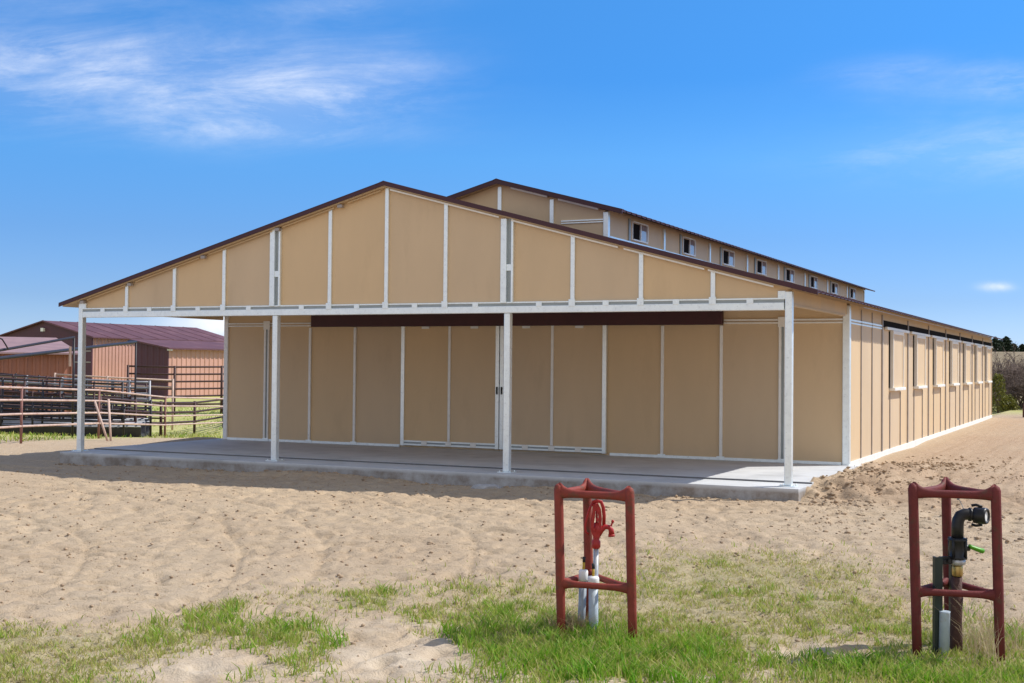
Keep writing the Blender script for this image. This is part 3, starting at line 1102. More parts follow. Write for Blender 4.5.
# ------------------------------------------------------------------ hydrant guards
def guard(name, label, A, B, Cc, ztop, zmid, zg, paint='redpipe', lean=(-.028, 0.0)):
    """three-legged pipe guard: legs A, B (front) and Cc (back), webbed bars at top and mid height"""
    cen = (Vector((*A, 0)) + Vector((*B, 0)) + Vector((*Cc, 0))) / 3
    root = thing(name, label, 'pipe guard', (cen.x, cen.y, zg), 'triangular red pipe guards')
    lv = Vector((RT.x, RT.y, 0)) * lean[0]

    def P(p, z):
        q = Vector((*p, z))
        return q + lv * (z - zg)
    R = .037
    for p in (A, B, Cc):
        l = MB()
        l.tube([P(p, zg - .12), P(p, zg + .3), P(p, zmid), P(p, ztop - .1), P(p, ztop - .02), P(p, ztop + .008), P(p, ztop + .022)],
               [R * 1.0, R, R * 1.05, R * 1.02, R * 1.04, R * .8, R * .35], n=16)
        l.build('leg', M[paint], root)
    for z, nm, k in ((ztop - .055, 'top_bar', 1.0), (zmid, 'middle_bar', .85)):
        for p, q in ((A, B), (B, Cc), (Cc, A)):
            a, b = P(p, z), P(q, z)
            pts, rad = [], []
            for i in range(17):
                t = i / 16
                e = abs(2 * t - 1)
                fl = e ** 5
                pts.append(a.lerp(b, t) + Vector((0, 0, (.018 * fl if nm == 'top_bar' else 0))))
                rad.append(((.031 + .042 * fl) * k, .027))
            MB().tube(pts, rad, n=14, upref=(0, 0, 1)).build(nm, M[paint], root)
    return root


zgL, zgR = hz(15.4, -9.95) , hz(18.1, -9.3)
guard('pipe_guard', 'red triangular pipe guard round the red yard hydrant', (15.171, -10.11), (15.780, -10.075), (15.206, -9.58), .823, .03, zgL)
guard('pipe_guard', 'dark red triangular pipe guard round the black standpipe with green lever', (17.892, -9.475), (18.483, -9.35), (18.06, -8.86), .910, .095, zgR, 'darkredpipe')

# yard hydrant
hx, hy = 15.335, -9.775
hyd = thing('yard_hydrant', 'red cast iron yard hydrant head on a grey pipe inside the left pipe guard', 'hydrant', (hx, hy, zgL))
MB().tube([(hx, hy, zgL - .1), (hx, hy, .30)], .0215, n=14).build('standpipe', M['steelpipe'], hyd)


def L2(dr, dz, df=0.):
    """offset in the hydrant's own plane: dr to its right, df away"""
    return (hx + RT.x * dr + math.sin(YAW) * df, hy + RT.y * dr + math.cos(YAW) * df, dz)


hd = MB()
hd.tube([L2(0, .285), L2(0, .30), L2(0, .345), L2(0, .36), L2(.005, .40), L2(.012, .44), L2(.014, .50)], [.03, .038, .038, .027, .033, .042, .03], n=14)
hd.tube([L2(.012, .40), L2(.045, .445), L2(.075, .468), L2(.11, .463), L2(.126, .44), L2(.13, .405)], [.03, .026, .023, .021, .022, .026], n=12)
hd.tube([L2(.128, .405), L2(.13, .385)], [.028, .028], n=12)
hd.build('head', M['redcast'], hyd)
sp = MB()
sp.tube([L2(.118, .455), L2(.138, .51)], .008, n=8)
sp.ball(L2(.139, .513), .014)
sp.build('vacuum_breaker', M['redcast'], hyd)
yo = MB()                                    # yoke plates and links
outer = [(-.018, .37), (-.044, .43), (-.046, .50), (-.034, .58), (-.030, .655), (.012, .668), (.036, .62), (.046, .54), (.040, .46), (.026, .38)]
inner = [(-.006, .42), (-.020, .45), (-.020, .50), (-.012, .56), (-.010, .60), (.004, .61), (.014, .59), (.020, .54), (.018, .48), (.010, .43)]
for df in (-.034, .024):
    k = len(outer)
    vs = [L2(a, z, df + t) for t in (0, .012) for ring_ in (outer, inner) for a, z in ring_]
    fs = []
    for i in range(k):
        j = (i + 1) % k
        fs += [(i, j, k + j, k + i), (2 * k + i, 3 * k + i, 3 * k + j, 2 * k + j), (i, 2 * k + i, 2 * k + j, j), (k + i, k + j, 3 * k + j, 3 * k + i)]
    yo.add(vs, fs)
yo.tube([L2(.006, .47), L2(.002, .66)], .010, n=10)
for dz, dr in ((.53, .01), (.60, .012), (.655, -.005), (.45, -.02)):
    yo.tube([L2(dr, dz, -.05), L2(dr, dz, .05)], .013, n=8)
yo.build('yoke', M['redcast'], hyd)
lv = MB()                                    # curved lever handle folded down the left side, and the pump arm
lv.tube([L2(-.035, .668), L2(.0, .684), L2(.04, .676), L2(.058, .63), L2(.066, .56), L2(.064, .48)], [(.015, .008)] * 6, n=10)
lv.tube([L2(-.03, .668), L2(-.055, .62), L2(-.080, .54), L2(-.092, .47), L2(-.086, .42), L2(-.062, .405)], [(.010, .008)] * 6, n=10)
lv.build('lever', M['redcast'], hyd)


def stake(x, y, tilt, ztop, r, material, label, col='pvcgrey'):
    zb = zgL
    root = thing('capped_conduit', label, 'conduit', (x, y, zb))
    t = Vector((RT.x, RT.y, 0)) * tilt

    def P(z):
        return Vector((x, y, z)) + t * (z - zb)
    MB().tube([P(zb - .1), P(ztop - .09)], r, n=14).build('tube', M[col], root)
    MB().tube([P(ztop - .095), P(ztop - .085), P(ztop - .02), P(ztop - .004), P(ztop)], [r * 1.12, r * 1.3, r * 1.3, r * 1.1, r * .5], n=8).build('cap', M['cap'], root)
    MB().tube([P(ztop - .01), P(ztop + .06)], .0115, n=8).build('lead', M['yellow'], root)
    MB().tube([P(ztop + .0605), P(ztop + .105)], .0135, n=8).build('lead_tip', M['black'], root)


stake(15.240, -9.865, .035, .115, .032, None, 'thin grey blue conduit with white cap leaning beside the hydrant, nearer the left leg', 'pvcgrey')
stake(15.372, -9.905, -.012, .075, .040, None, 'fatter pale conduit with white cap standing in front of the hydrant pipe', 'pvc')

# black standpipe with valve
px, py = 18.15, -9.15


def Q(dr, dz, df=0.):
    return (px + RT.x * dr + math.sin(YAW) * df, py + RT.y * dr + math.cos(YAW) * df, dz)


sp_ = thing('standpipe', 'black water standpipe with valve, green lever and bent hose coupling inside the right guard', 'standpipe', (px, py, zgR))
pts = [(zgR - .1, .045), (zgR + .12, .048), (zgR + .22, .044), (-.06, .046), (.02, .05), (.03, .04), (.18, .04)]
MB().tube([Q(-.006 + .002 * math.sin(9 * z), z) for z, r in pts], [r for z, r in pts], n=14).build('riser', M['rust'], sp_)
MB().tube([Q(0, .185), Q(0, .20), Q(0, .26), Q(0, .275)], [.036, .042, .042, .036], n=14).build('fitting', M['brass'], sp_)
MB().tube([Q(0, .276), Q(0, .286), Q(0, .318), Q(0, .325)], [.05, .062, .062, .045], n=8).build('union_nut', M['steelpipe'], sp_)
v_ = MB()
v_.tube([Q(0, .322), Q(0, .335), Q(0, .345), Q(0, .40), Q(0, .46), Q(0, .475), Q(0, .49)], [.06, .078, .062, .068, .062, .078, .06], n=16)
for a in range(4):
    t = math.pi / 4 + a * math.pi / 2
    v_.tube([Q(.068 * math.cos(t), .325, .068 * math.sin(t)), Q(.068 * math.cos(t), .492, .068 * math.sin(t))], .011, n=8)
v_.tube([Q(.03, .41), Q(.095, .41)], [.03, .024], n=12)
v_.build('valve_body', M['black'], sp_)
MB().tube([Q(.086, .435, -.02), Q(.10, .42, -.02), Q(.15, .402, -.02), Q(.195, .388, -.02), Q(.20, .386, -.02)], [(.010, .02), (.016, .024), (.018, .026), (.02, .028), (.012, .02)], n=10, upref=(0, 0, 1)).build('lever', M['greenlever'], sp_)
e_ = MB()
e_.tube([Q(0, .485), Q(0, .58), Q(.004, .625), Q(.022, .66), Q(.055, .675), Q(.12, .672), Q(.135, .671)], [.047, .047, .047, .048, .046, .044, .044], n=14)
e_.tube([Q(.085, .673), Q(.09, .673), Q(.105, .672), Q(.11, .672)], [.044, .054, .054, .044], n=14)
e_.build('elbow', M['black'], sp_)
c_ = MB()
# cam coupling: a short ring whose open end faces right and toward the viewer
ax = Vector((RT.x, RT.y, 0)) * .75 - Vector((math.sin(YAW), math.cos(YAW), 0)) * .66
c0 = Vector(Q(.135, .668))
ring = 18
perp = Vector((0, 0, 1))
b2 = ax.cross(perp).normalized()
vs, fs = [], []
prof = [(.0, .046), (.0, .062), (.03, .066), (.085, .066), (.10, .060), (.10, .046), (.03, .044), (.02, .0)]
for t, r in prof:
    for k in range(ring):
        a = 2 * math.pi * k / ring
        vs.append(c0 + ax.normalized() * t + perp * (r * math.cos(a)) + b2 * (r * math.sin(a)))
for i in range(len(prof) - 1):
    for k in range(ring):
        k2 = (k + 1) % ring
        fs.append((i * ring + k, i * ring + k2, (i + 1) * ring + k2, (i + 1) * ring + k))
c_.add(vs, fs, True)
for sg in (-1, 1):
    a = c0 + ax.normalized() * .06 + perp * (.07 * sg)
    c_.tube([a, a + perp * (.012 * sg) - ax.normalized() * .05, a - ax.normalized() * .085 + perp * .004 * sg], [(.011, .007)] * 3, n=8)
c_.build('coupling', M['black'], sp_)
MB().tube([tuple(c0 + ax.normalized() * .078), tuple(c0 + ax.normalized() * .088)], .0425, n=16).build('pale_hole_disc', M['cap'], sp_)  # pale disc added for the bright sand seen through the open ring
wr_ = MB()
wr_.tube([Q(.05, .70), Q(.04, .735), Q(.02, .775), Q(.004, .80)], .003, n=6)
wr_.build('tie_wire', M['steelpipe'], sp_)
wr_ = MB()
wr_.ball(Q(.004, .805), .013, sz=1.6)
wr_.build('tie_tag', M['pvcgrey'], sp_)


def channel_post(x, y, ztop, label, w=.030, yaw=.0):
    zb = hz(x, y)
    p = MB()
    # steel U-channel: web and two flanges
    c, s_ = RT.x, RT.y
    outline = [(-w, -w), (w, -w), (w, w), (w - .012, w), (w - .012, -w + .012), (-w + .012, -w + .012), (-w + .012, w), (-w, w)]
    outline = [(x + a * c - b * s_, y + a * s_ + b * c) for a, b in outline]
    p.prism(outline, 2, zgR - .12, ztop)
    o = p.build('support_post', M['dkgreen'], None, off=(x, y, zb))
    o.location = (x, y, zb)
    return tag(o, label, 'post')


channel_post(18.022, -9.318, .352, 'dark green steel post nearest the viewer beside the black standpipe')
channel_post(18.105, -9.0, .30, 'dark green steel post behind, hidden partly by the black standpipe')
br = MB()
a_, b_ = Vector((18.04, -9.27, .315)), Vector(Q(-.03, .315))
br.prism([(a_.x - .02, a_.y), (b_.x, b_.y - .03), (b_.x, b_.y + .03), (a_.x, a_.y + .04)], 2, .285, .345)
for t in (.25, .7):
    q = a_.lerp(b_, t)
    br.tube([q + Vector((.005, -.05, 0)), q + Vector((0, 0, 0))], .014, n=6)
br.build('bracket', M['black'], sp_)
zb = hz(18.078, -9.345)
tb = MB()
tb.tube([(18.072, -9.345, zb - .08), (18.079, -9.343, -.075), (18.079, -9.343, -.062)], [.04, .04, .043], n=14)
o = tb.build('pipe_sleeve', M['pvc'], None, off=(18.075, -9.344, zb))
o.location = (18.075, -9.344, zb)
tag(o, 'short pale blue plastic pipe sleeve standing at the foot of the black standpipe', 'pipe')


# ------------------------------------------------------------------ fences on the left
def fence(name, label, pts, height, rails, r_rail, r_post, material, cat='fence', group='pipe fences of the stock pens', post_material=None, step=None):
    pts = [Vector((x, y, 0)) for x, y in pts]
    if step:
        full = []
        for a, b in zip(pts[:-1], pts[1:]):
            n = max(1, round((b - a).length / step))
            full += [a.lerp(b, i / n) for i in range(n)]
        pts = full + [pts[-1]]
    zs = [hz(p.x, p.y) for p in pts]
    c = pts[len(pts) // 2]
    root = thing(name, label, cat, (c.x, c.y, zs[len(pts) // 2]), group)
    for p, z in zip(pts, zs):
        MB().tube([(p.x, p.y, z - .1), (p.x, p.y, z + height + .02)], r_post, n=8).build('post', post_material or material, root)
    for h in rails:
        MB().tube([(p.x, p.y, z + h) for p, z in zip(pts, zs)], r_rail, n=8, upref=(0, 0, 1)).build('rail', material, root)
    return root


def G(lat, dep):
    return (CAM.x + RT.x * lat + math.sin(YAW) * dep, CAM.y + RT.y * lat + math.cos(YAW) * dep)


fence('pipe_fence', 'faded pink four rail pipe fence running past the left end of the porch', [(-1.6, -6.0), (-3.4, -1.8), (-5.2, 2.2), (-6.472, 4.515), (-8.584, 9.5), (-11.87, 16.25), (-15.08, 23.7), (-18, 30)], 1.48, (1.46, 1.14, .78, .46), .029, .034, M['palefence'], post_material=M['rustpost'])
fence('pipe_fence', 'dark brown three rail pipe fence just behind the faded pink one', [G(-13.9, 43), G(-13.6, 46), G(-13.5, 49), G(-13.2, 53), G(-12.9, 57), G(-12.6, 61)], 1.35, (1.3, .92, .52), .042, .055, M['darkfence'])
fence('pipe_fence', 'tall dark red six rail pipe fence in front of the maroon shed', [G(-18.6, 61.6), G(-16.6, 62.6), G(-14.6, 64), G(-12.6, 65.4), G(-10.6, 66.8)], 2.4, (2.36, 2.0, 1.64, 1.28, .92, .5), .045, .06, M['darkfence'])
def GP(lat, dep):
    """the stock pens lie between the pink fence and the sheds"""
    d = 42.5 + (dep - 34) * .9
    return G(lat * d / dep, d)


def away(q, k=1.2):
    return tuple(CAM[i] + (q[i] - CAM[i]) * k for i in range(3))


fence('pipe_fence', 'faded pink two rail top fence in front of the tan barn wall', [G(-19.4, 54), G(-17.3, 54.4), G(-14.6, 54.8)], 2.2, (2.16, 1.86), .035, .045, M['palefence'])
fence('pipe_fence', 'black five rail stock pen fence furthest left in the clutter', [GP(-17, 37), GP(-14.5, 37.6), GP(-12, 38.2), GP(-11.0, 38.8)], 1.35, (1.3, 1.05, .8, .55, .3), .028, .04, M['blackfence'], step=1.0)
fence('pipe_fence', 'black pen fence crossing behind the leaning poles', [GP(-15.5, 34.4), GP(-12.8, 34.0), GP(-10.3, 33.8)], 1.15, (1.1, .9, .7, .5, .3), .026, .035, M['blackfence'], step=1.3)
fence('pipe_fence', 'grey tubular gate panel row behind the black pens', [GP(-17, 41.6), GP(-14.5, 41), GP(-12.2, 40.6), GP(-11.5, 40.4)], 2.1, (2.06, 1.84, 1.62, 1.4), .04, .04, M['greyfence'], step=1.9)
fence('pipe_fence', 'black pen fence at the back under the tan shed', [GP(-21, 46), GP(-17, 46.5), GP(-15, 46.8), GP(-13.4, 47.2)], 1.5, (1.45, 1.2, .95, .7, .45), .036, .05, M['darkfence'], step=1.3)


fence('pipe_fence', 'dark red five rail pen fence slanting through the middle of the clutter', [GP(-18, 39.0), GP(-15.5, 38.6), GP(-13, 39.6), GP(-11.3, 41.5)], 1.5, (1.45, 1.2, .95, .7, .45), .03, .04, M['darkfence'], step=1.2)
fence('pipe_fence', 'black five rail pen fence right behind the rear trough', [GP(-18.5, 43.0), GP(-15.5, 43.4), GP(-12.6, 43.8)], 1.5, (1.45, 1.2, .95, .7, .45), .032, .045, M['blackfence'], step=1.2)


for k, (lab, a, b, hgt, mtl) in enumerate((
        ('black six rail pen fence nearest behind the faded pink fence, left half', (-17.6, 35.4), (-11.2, 36.6), 1.45, 'blackfence'),
        ('dark brown six rail pen fence slanting away behind the first black one', (-16.0, 36.2), (-12.4, 41.0), 1.5, 'darkfence'),
        ('dark brown six rail pen fence along the middle of the pens', (-18.0, 40.4), (-11.9, 41.4), 1.6, 'darkfence'),
        ('black six rail pen fence slanting the other way across the rear pens', (-13.2, 42.0), (-18.6, 45.6), 1.6, 'blackfence'))):
    hgt *= 1.32
    fence('pipe_fence', lab, [GP(*a), GP(*b)], hgt, [hgt * t for t in (.98, .82, .66, .5, .34, .18)], .026, .038, M[mtl], step=1.25)


def trough(label, a, b, w, h):
    a, b = Vector((*a, 0)), Vector((*b, 0))
    d = (b - a).normalized()
    n = Vector((-d.y, d.x, 0))
    za = hz(*((a + b) / 2).xy)
    root = thing('feed_trough', label, 'trough', ((a.x + b.x) / 2, (a.y + b.y) / 2, za), 'long feed troughs')

    def sweep(prof):
        q = MB()
        k = len(prof)
        vs = [p + n * u + Vector((0, 0, za + z)) for p in (a, b) for u, z in prof]
        q.add(vs, [tuple(range(k)), tuple(range(2 * k - 1, k - 1, -1))] + [(i, (i + 1) % k, k + (i + 1) % k, k + i) for i in range(k)])
        return q
    sweep([(-w * .38, -.03), (w * .38, -.03), (w / 2, h), (w / 2 - .05, h), (w * .33, .08), (-w * .33, .08), (-w / 2 + .05, h), (-w / 2, h)]).build('bunk', M['trough'], root)
    for s in (-1, 1):
        q = MB()
        q.tube([a + n * (s * w / 2) + Vector((0, 0, za + h)), b + n * (s * w / 2) + Vector((0, 0, za + h))], .03, n=8)
        q.build('rim', M['greyfence'], root)


trough('long dark feed trough nearest the leaning poles', GP(-14.6, 34.9), GP(-10.3, 35.6), 1.0, .34)
trough('long dark feed trough further back among the pens', GP(-16.5, 36.2), GP(-10.7, 37.4), 1.1, .42)
trough('dark feed trough at the rear of the pens under the shed', GP(-18.0, 39.4), GP(-11.4, 39.9), 1.1, .5)


def pole(x0, y0, x1, y1, h, label):
    z = hz(x0, y0)
    q = MB()
    q.tube([(x0, y0, z - .05), (x1, y1, z + h)], .032, n=10)
    o = q.build('leaning_pole', M['palefence'], None, off=(x0, y0, z))
    o.location = (x0, y0, z)
    return tag(o, label, 'pole')


pole(-6.236, 7.406, -6.929, 7.605, 1.07, 'pale pole leaning left at a wide angle in front of the pipe fence')
pole(-6.16, 7.44, -6.72, 7.92, 1.12, 'pale pole leaning slightly, the steeper of the pair by the pipe fence')


def gantry(label, base, pts, r):
    base = away((*base, 0))[:2]
    pts = [away(q) for q in pts]
    z = hz(*base)
    root = thing('pipe_boom', label, 'boom', (base[0], base[1], z), 'dark pipe booms over the pens')
    MB().tube([(base[0], base[1], z - .1), (base[0], base[1], pts[-1][2] + .03)], .035, n=8).build('mast', M['blackfence'], root)
    MB().tube(pts, r, n=8).build('boom', M['blackfence'], root)
    return root


g1 = gantry('dark sloping pipe boom ending at a mast with a pale strap', (-5.232, 5.057), [(-4.2, -.6, 1.80), (-4.787, 1.952, 2.02), (-5.232, 5.057, 2.44)], .04)
sx, sy, _ = away((-5.295, 5.0, 2))
MB().box(sx - .04, sx + .04, sy - .02, sy + .02, 1.66, 2.28).build('strap', M['palefence'], g1)
gantry('longer dark sloping pipe boom reaching over the tan wall', (-8.683, 11.166), [(-4.4, .2, 1.76), (-5.371, 2.782, 1.88), (-8.683, 11.166, 2.45), (-9.2, 11.4, 2.46)], .055)
MB().tube([away(q) for q in [(-4.86, 1.90, 2.0), (-4.85, 1.98, 2.2), (-4.83, 2.06, 2.33), (-4.80, 2.18, 2.38), (-4.78, 2.30, 2.33), (-4.77, 2.40, 2.2), (-4.80, 2.50, 2.1)]], .022, n=8).build('hoop', M['blackfence'], g1)


# ------------------------------------------------------------------ buildings on the left
def rib_wall(a, b, z0, z1a, z1b, pitch=.3, depth=.04):
    """ribbed steel wall from a to b (left to right seen from outside)"""
    a, b = Vector((*a, 0)), Vector((*b, 0))
    d = (b - a)
    Ln = d.length
    d.normalize()
    n = Vector((d.y, -d.x, 0))
    prof = []
    t = 0.
    while t < Ln - pitch * .6:
        prof += [(t, 0), (t + pitch * .55, 0), (t + pitch * .65, depth), (t + pitch * .9, depth)]
        t += pitch
    prof.append((Ln, 0))
    q = MB()
    k = len(prof)
    vs = []
    for off in (0, -.08):
        for bot in (True, False):
            for t, h in prof:
                z = z0 if bot else z1a + (z1b - z1a) * t / Ln
                p = a + d * t + n * (h if off == 0 else off)
                vs.append((p.x, p.y, z))
    fs = []
    for i in range(k - 1):
        fs.append((i, i + 1, k + i + 1, k + i))
        fs.append((2 * k + i, 3 * k + i, 3 * k + i + 1, 2 * k + i + 1))
        fs.append((k + i, k + i + 1, 3 * k + i + 1, 3 * k + i))
    fs += [(0, k, 3 * k, 2 * k), (k - 1, 3 * k - 1, 4 * k - 1, 2 * k - 1)]
    return q.add(vs, fs)


def build_far_barn():
    gx, gy, hw, Lb = -43.2, 40.86, 4.0, 14.5
    x0, x1, y0, y1 = gx - hw, gx + hw, gy, gy + Lb
    z = hz(gx, gy)
    ze, zr = 3.36, 4.35
    root = thing('red_barn', 'large far barn with maroon gable end and long plum roof left of the porch', 'barn', (gx, gy, z))
    g_ = MB()
    g_.prism([(x0, z - .2), (x1, z - .2), (x1, ze), (gx, zr), (x0, ze)], 1, y0, y0 + .1)
    g_.build('gable_wall', M['barnred'], root)
    rib_wall((x1, y0 + .1), (x1, y1), z - .2, ze, ze).build('side_wall', M['rosetan'], root)
    MB().box(x0, x0 + .1, y0 + .1, y1, z - .2, ze).build('side_wall', M['rosetan'], root)
    MB().prism([(x0, z - .2), (x1, z - .2), (x1, ze), (gx, zr), (x0, ze)], 1, y1 + .001, y1 + .1).build('gable_wall', M['barnred'], root)
    r = MB()
    k = (zr - ze) / hw
    for s in (-1, 1):
        xe = gx + s * (hw + .3)
        r.prism([(gx, zr + .08), (xe, ze + .08 - .3 * k), (xe, ze + .01 - .3 * k), (gx, zr + .01)], 1, y0 - .25, y1 + .3)
        for i in range(int((Lb + .5) / 1.5)):
            yy = y0 - .2 + 1.5 * i
            r.prism([(gx, zr + .10), (xe, ze + .10 - .3 * k), (xe, ze + .08 - .3 * k), (gx, zr + .08)], 1, yy, yy + .05)
    r.build('roof', M['roofplum'], root)
    MB().box(gx - .22, gx + .02, y0 - .16, y0 - .002, zr - .62, zr - .40).build('floodlight', M['cap'], root)
    for zz in (.9, 1.75, 2.45):
        MB().box(gx + 1.2, x1 - .05, y0 - .03, y0 - .002, zz, zz + .06).build('trim_strip', M['bare_metal'], root)


build_far_barn()


def build_monoshed():
    x1, y0 = -30.81, 38.25
    x0, y1 = -33.2, 52.5
    z = hz(x1, y0)
    zl, zh = 2.62, 3.02
    root = thing('red_shed', 'maroon ended shed with rose tan ribbed side behind the tall dark fence', 'shed', ((x0 + x1) / 2, y0, z))
    rib_wall((x0, y0), (x1, y0), z - .2, zh, zl, pitch=.45, depth=.03).build('end_wall', M['barnred'], root)
    rib_wall((x1, y0 + .081), (x1, y1), z - .2, zl, zl, pitch=.42).build('side_wall', M['rosetan'], root)
    MB().box(x0, x0 + .08, y0 + .09, y1, z - .2, zh).build('side_wall', M['barnred'], root)
    MB().prism([(x0, z - .2), (x1, z - .2), (x1, zl), (x0, zh)], 1, y1 + .001, y1 + .08).build('end_wall', M['barnred'], root)
    k = (zh - zl) / (x1 - x0)
    MB().prism([(x0 - .3, zh + .10 + .3 * k), (x1 + .35, zl + .10 - .35 * k), (x1 + .35, zl + .01 - .35 * k), (x0 - .3, zh + .01 + .3 * k)], 1, y0 - .3, y1 + .3).build('roof', M['roofplum'], root)
    MB().box(x1 + .02, x1 + .3, y0 - .1, y0 + .05, zl - .12, zl + .0).build('lamp_box', M['cap'], root)


build_monoshed()


def build_tan_shed():
    # long low shed; its lit wall faces the yard at a slant
    A, B = Vector((-27.5, 16.2, 0)), Vector((-23.2, 23.05, 0))
    d = (B - A).normalized()
    A = A - d * 4
    n = Vector((d.y, -d.x, 0))
    dep = 4.6
    z = hz(B.x, B.y)
    root = thing('tan_shed', 'low shed with orange tan ribbed wall and dull pink roof at the far left', 'shed', (B.x, B.y, z))
    rib_wall(A.xy, B.xy, z - .2, 2.15, 2.15, pitch=.33, depth=.05).build('front_wall', M['orangetan'], root)
    Ab, Bb = A - n * dep, B - n * dep

    def quad(name, p, q, za, zb, material):
        t = (q - p).normalized()
        m_ = Vector((-t.y, t.x, 0)) * .06
        vs = []
        for off in (Vector((0, 0, 0)), m_):
            vs += [p + off + Vector((0, 0, z - .2)), q + off + Vector((0, 0, z - .2)), q + off + Vector((0, 0, zb)), p + off + Vector((0, 0, za))]
        MB().add(vs, [(0, 1, 2, 3), (7, 6, 5, 4), (0, 4, 5, 1), (1, 5, 6, 2), (2, 6, 7, 3), (3, 7, 4, 0)]).build(name, material, root)
    quad('end_wall', B, Bb, 2.15, 2.85, M['barnred'])
    quad('end_wall', Ab, A, 2.85, 2.15, M['barnred'])
    quad('rear_wall', Bb, Ab, 2.85, 2.85, M['barnred'])
    k = .7 / dep
    e = .35
    f0, f1 = A + n * e - d * e, B + n * e + d * e
    r0, r1 = Ab - d * e, Bb + d * e
    vs = [f0 + Vector((0, 0, 2.17 - e * k)), f1 + Vector((0, 0, 2.17 - e * k)), r1 + Vector((0, 0, 2.88)), r0 + Vector((0, 0, 2.88))]
    vs += [q + Vector((0, 0, .07)) for q in vs]
    MB().add(vs, [(3, 2, 1, 0), (4, 5, 6, 7), (0, 1, 5, 4), (1, 2, 6, 5), (2, 3, 7, 6), (3, 0, 4, 7)]).build('roof', mat('dull_pink_roof', (.30, .19, .19), .6, var=.15, scale=1.5), root)
    for t in (.62,):
        p = A.lerp(B, t) + n * .09
        MB().box(p.x - .09, p.x + .09, p.y - .09, p.y + .09, z - .1, 2.0).build('door_post', M['darkfence'], root)


build_tan_shed()


# ------------------------------------------------------------------ vegetation on the right
def tinted_mesh(name, vs, fs, tint, material):
    me = bpy.data.meshes.new(name)
    vs = np.asarray(vs, np.float32)
    fs = np.asarray(fs, np.int32)
    k = fs.shape[1]
    me.vertices.add(len(vs))
    me.vertices.foreach_set('co', vs.ravel())
    me.loops.add(fs.size)
    me.loops.foreach_set('vertex_index', fs.ravel())
    me.polygons.add(len(fs))
    me.polygons.foreach_set('loop_start', np.arange(len(fs), dtype=np.int32) * k)
    me.polygons.foreach_set('loop_total', np.full(len(fs), k, np.int32))
    me.update()
    me.attributes.new('tint', 'FLOAT', 'POINT').data.foreach_set('value', np.asarray(tint, np.float32))
    me.materials.append(material)
    return me


def leaf_cloud(centers, size, rng):
    """one small quad leaf per centre"""
    n = len(centers)
    d = rng.normal(size=(n, 3))
    d /= np.linalg.norm(d, axis=1)[:, None]
    e = np.cross(d, rng.normal(size=(n, 3)))
    e /= np.linalg.norm(e, axis=1)[:, None]
    s = size * rng.uniform(.6, 1.4, n)[:, None]
    p = np.stack([centers - d * s, centers + e * s * .45, centers + d * s, centers - e * s * .45], 1).reshape(-1, 3)
    f = np.arange(4 * n).reshape(-1, 4)
    return p, f


def obj_of(me, name, parent=None, loc=(0, 0, 0)):
    o = bpy.data.objects.new(name, me)
    COL.objects.link(o)
    o.location = loc
    if parent:
        o.parent = parent
    return o


def bare_bush_meshes(seed):
    rng = random.Random(seed)
    trunk, twig = MB(), MB()

    def grow(p, d, ln, r, lvl):
        q = p + d * ln
        mid = (p + q) / 2 + Vector((rng.uniform(-1, 1), rng.uniform(-1, 1), rng.uniform(-.3, .6))) * ln * .09
        (trunk if lvl < 2 else twig).tube([p, mid, q], [r, r * .82, r * .6], n=5 if lvl < 2 else 3, cap=False)
        if lvl == 5:
            return
        for _ in range((4, 4, 3, 3, 2)[lvl]):
            nd = (d + Vector((rng.gauss(0, .55), rng.gauss(0, .55), rng.gauss(.06, .35)))).normalized()
            s = p.lerp(q, rng.uniform(.45, 1))
            grow(s, nd, ln * rng.uniform(.55, .85), max(r * .58, .006), lvl + 1)
    for _ in range(5):
        a = rng.uniform(0, 6.28)
        d = Vector((math.cos(a) * .55, math.sin(a) * .55, 1)).normalized()
        grow(Vector((math.cos(a) * .15, math.sin(a) * .15, -.1)), d, rng.uniform(.7, 1.0), .055, 0)
    return trunk, twig


protos = []
for sd_ in (3, 11, 29):
    tr, tw = bare_bush_meshes(sd_)
    r = thing('bare_bush', '', 'bush', (0, 0, 0), 'bare brush behind the barn')
    tr.build('trunk', M['bark'], r)
    tw.build('twigs', M['twig'], r)
    protos.append(r)
# dense row of leafless brush behind the far end of the barn
spots = [(G(23.55, 60.6), .95), (G(24.9, 59.6), .85), (G(25.9, 60.4), .9), (G(24.4, 61.5), 1.02), (G(22.6, 62), 1.05), (G(25.6, 62.5), 1.15), (G(27.2, 61), .95), (G(24.0, 64.5), 1.2),
         (G(28.6, 63.5), 1.1), (G(26.6, 66), 1.25), (G(21.0, 65), 1.1), (G(30.3, 62), 1.0), (G(23.3, 68), 1.3), (G(29.4, 67.5), 1.3)]
for i, (p, s) in enumerate(spots):
    o = protos[i] if i < 3 else copy_tree(protos[i % 3])
    o.location = (p[0], p[1], hz(*p))
    o.rotation_euler = (0, 0, i * 1.7)
    o.scale = (s * 1.15, s * 1.15, s * 1.12)
    o['label'] = 'leafless grey brown bush in the tangled brush behind the far end of the barn'


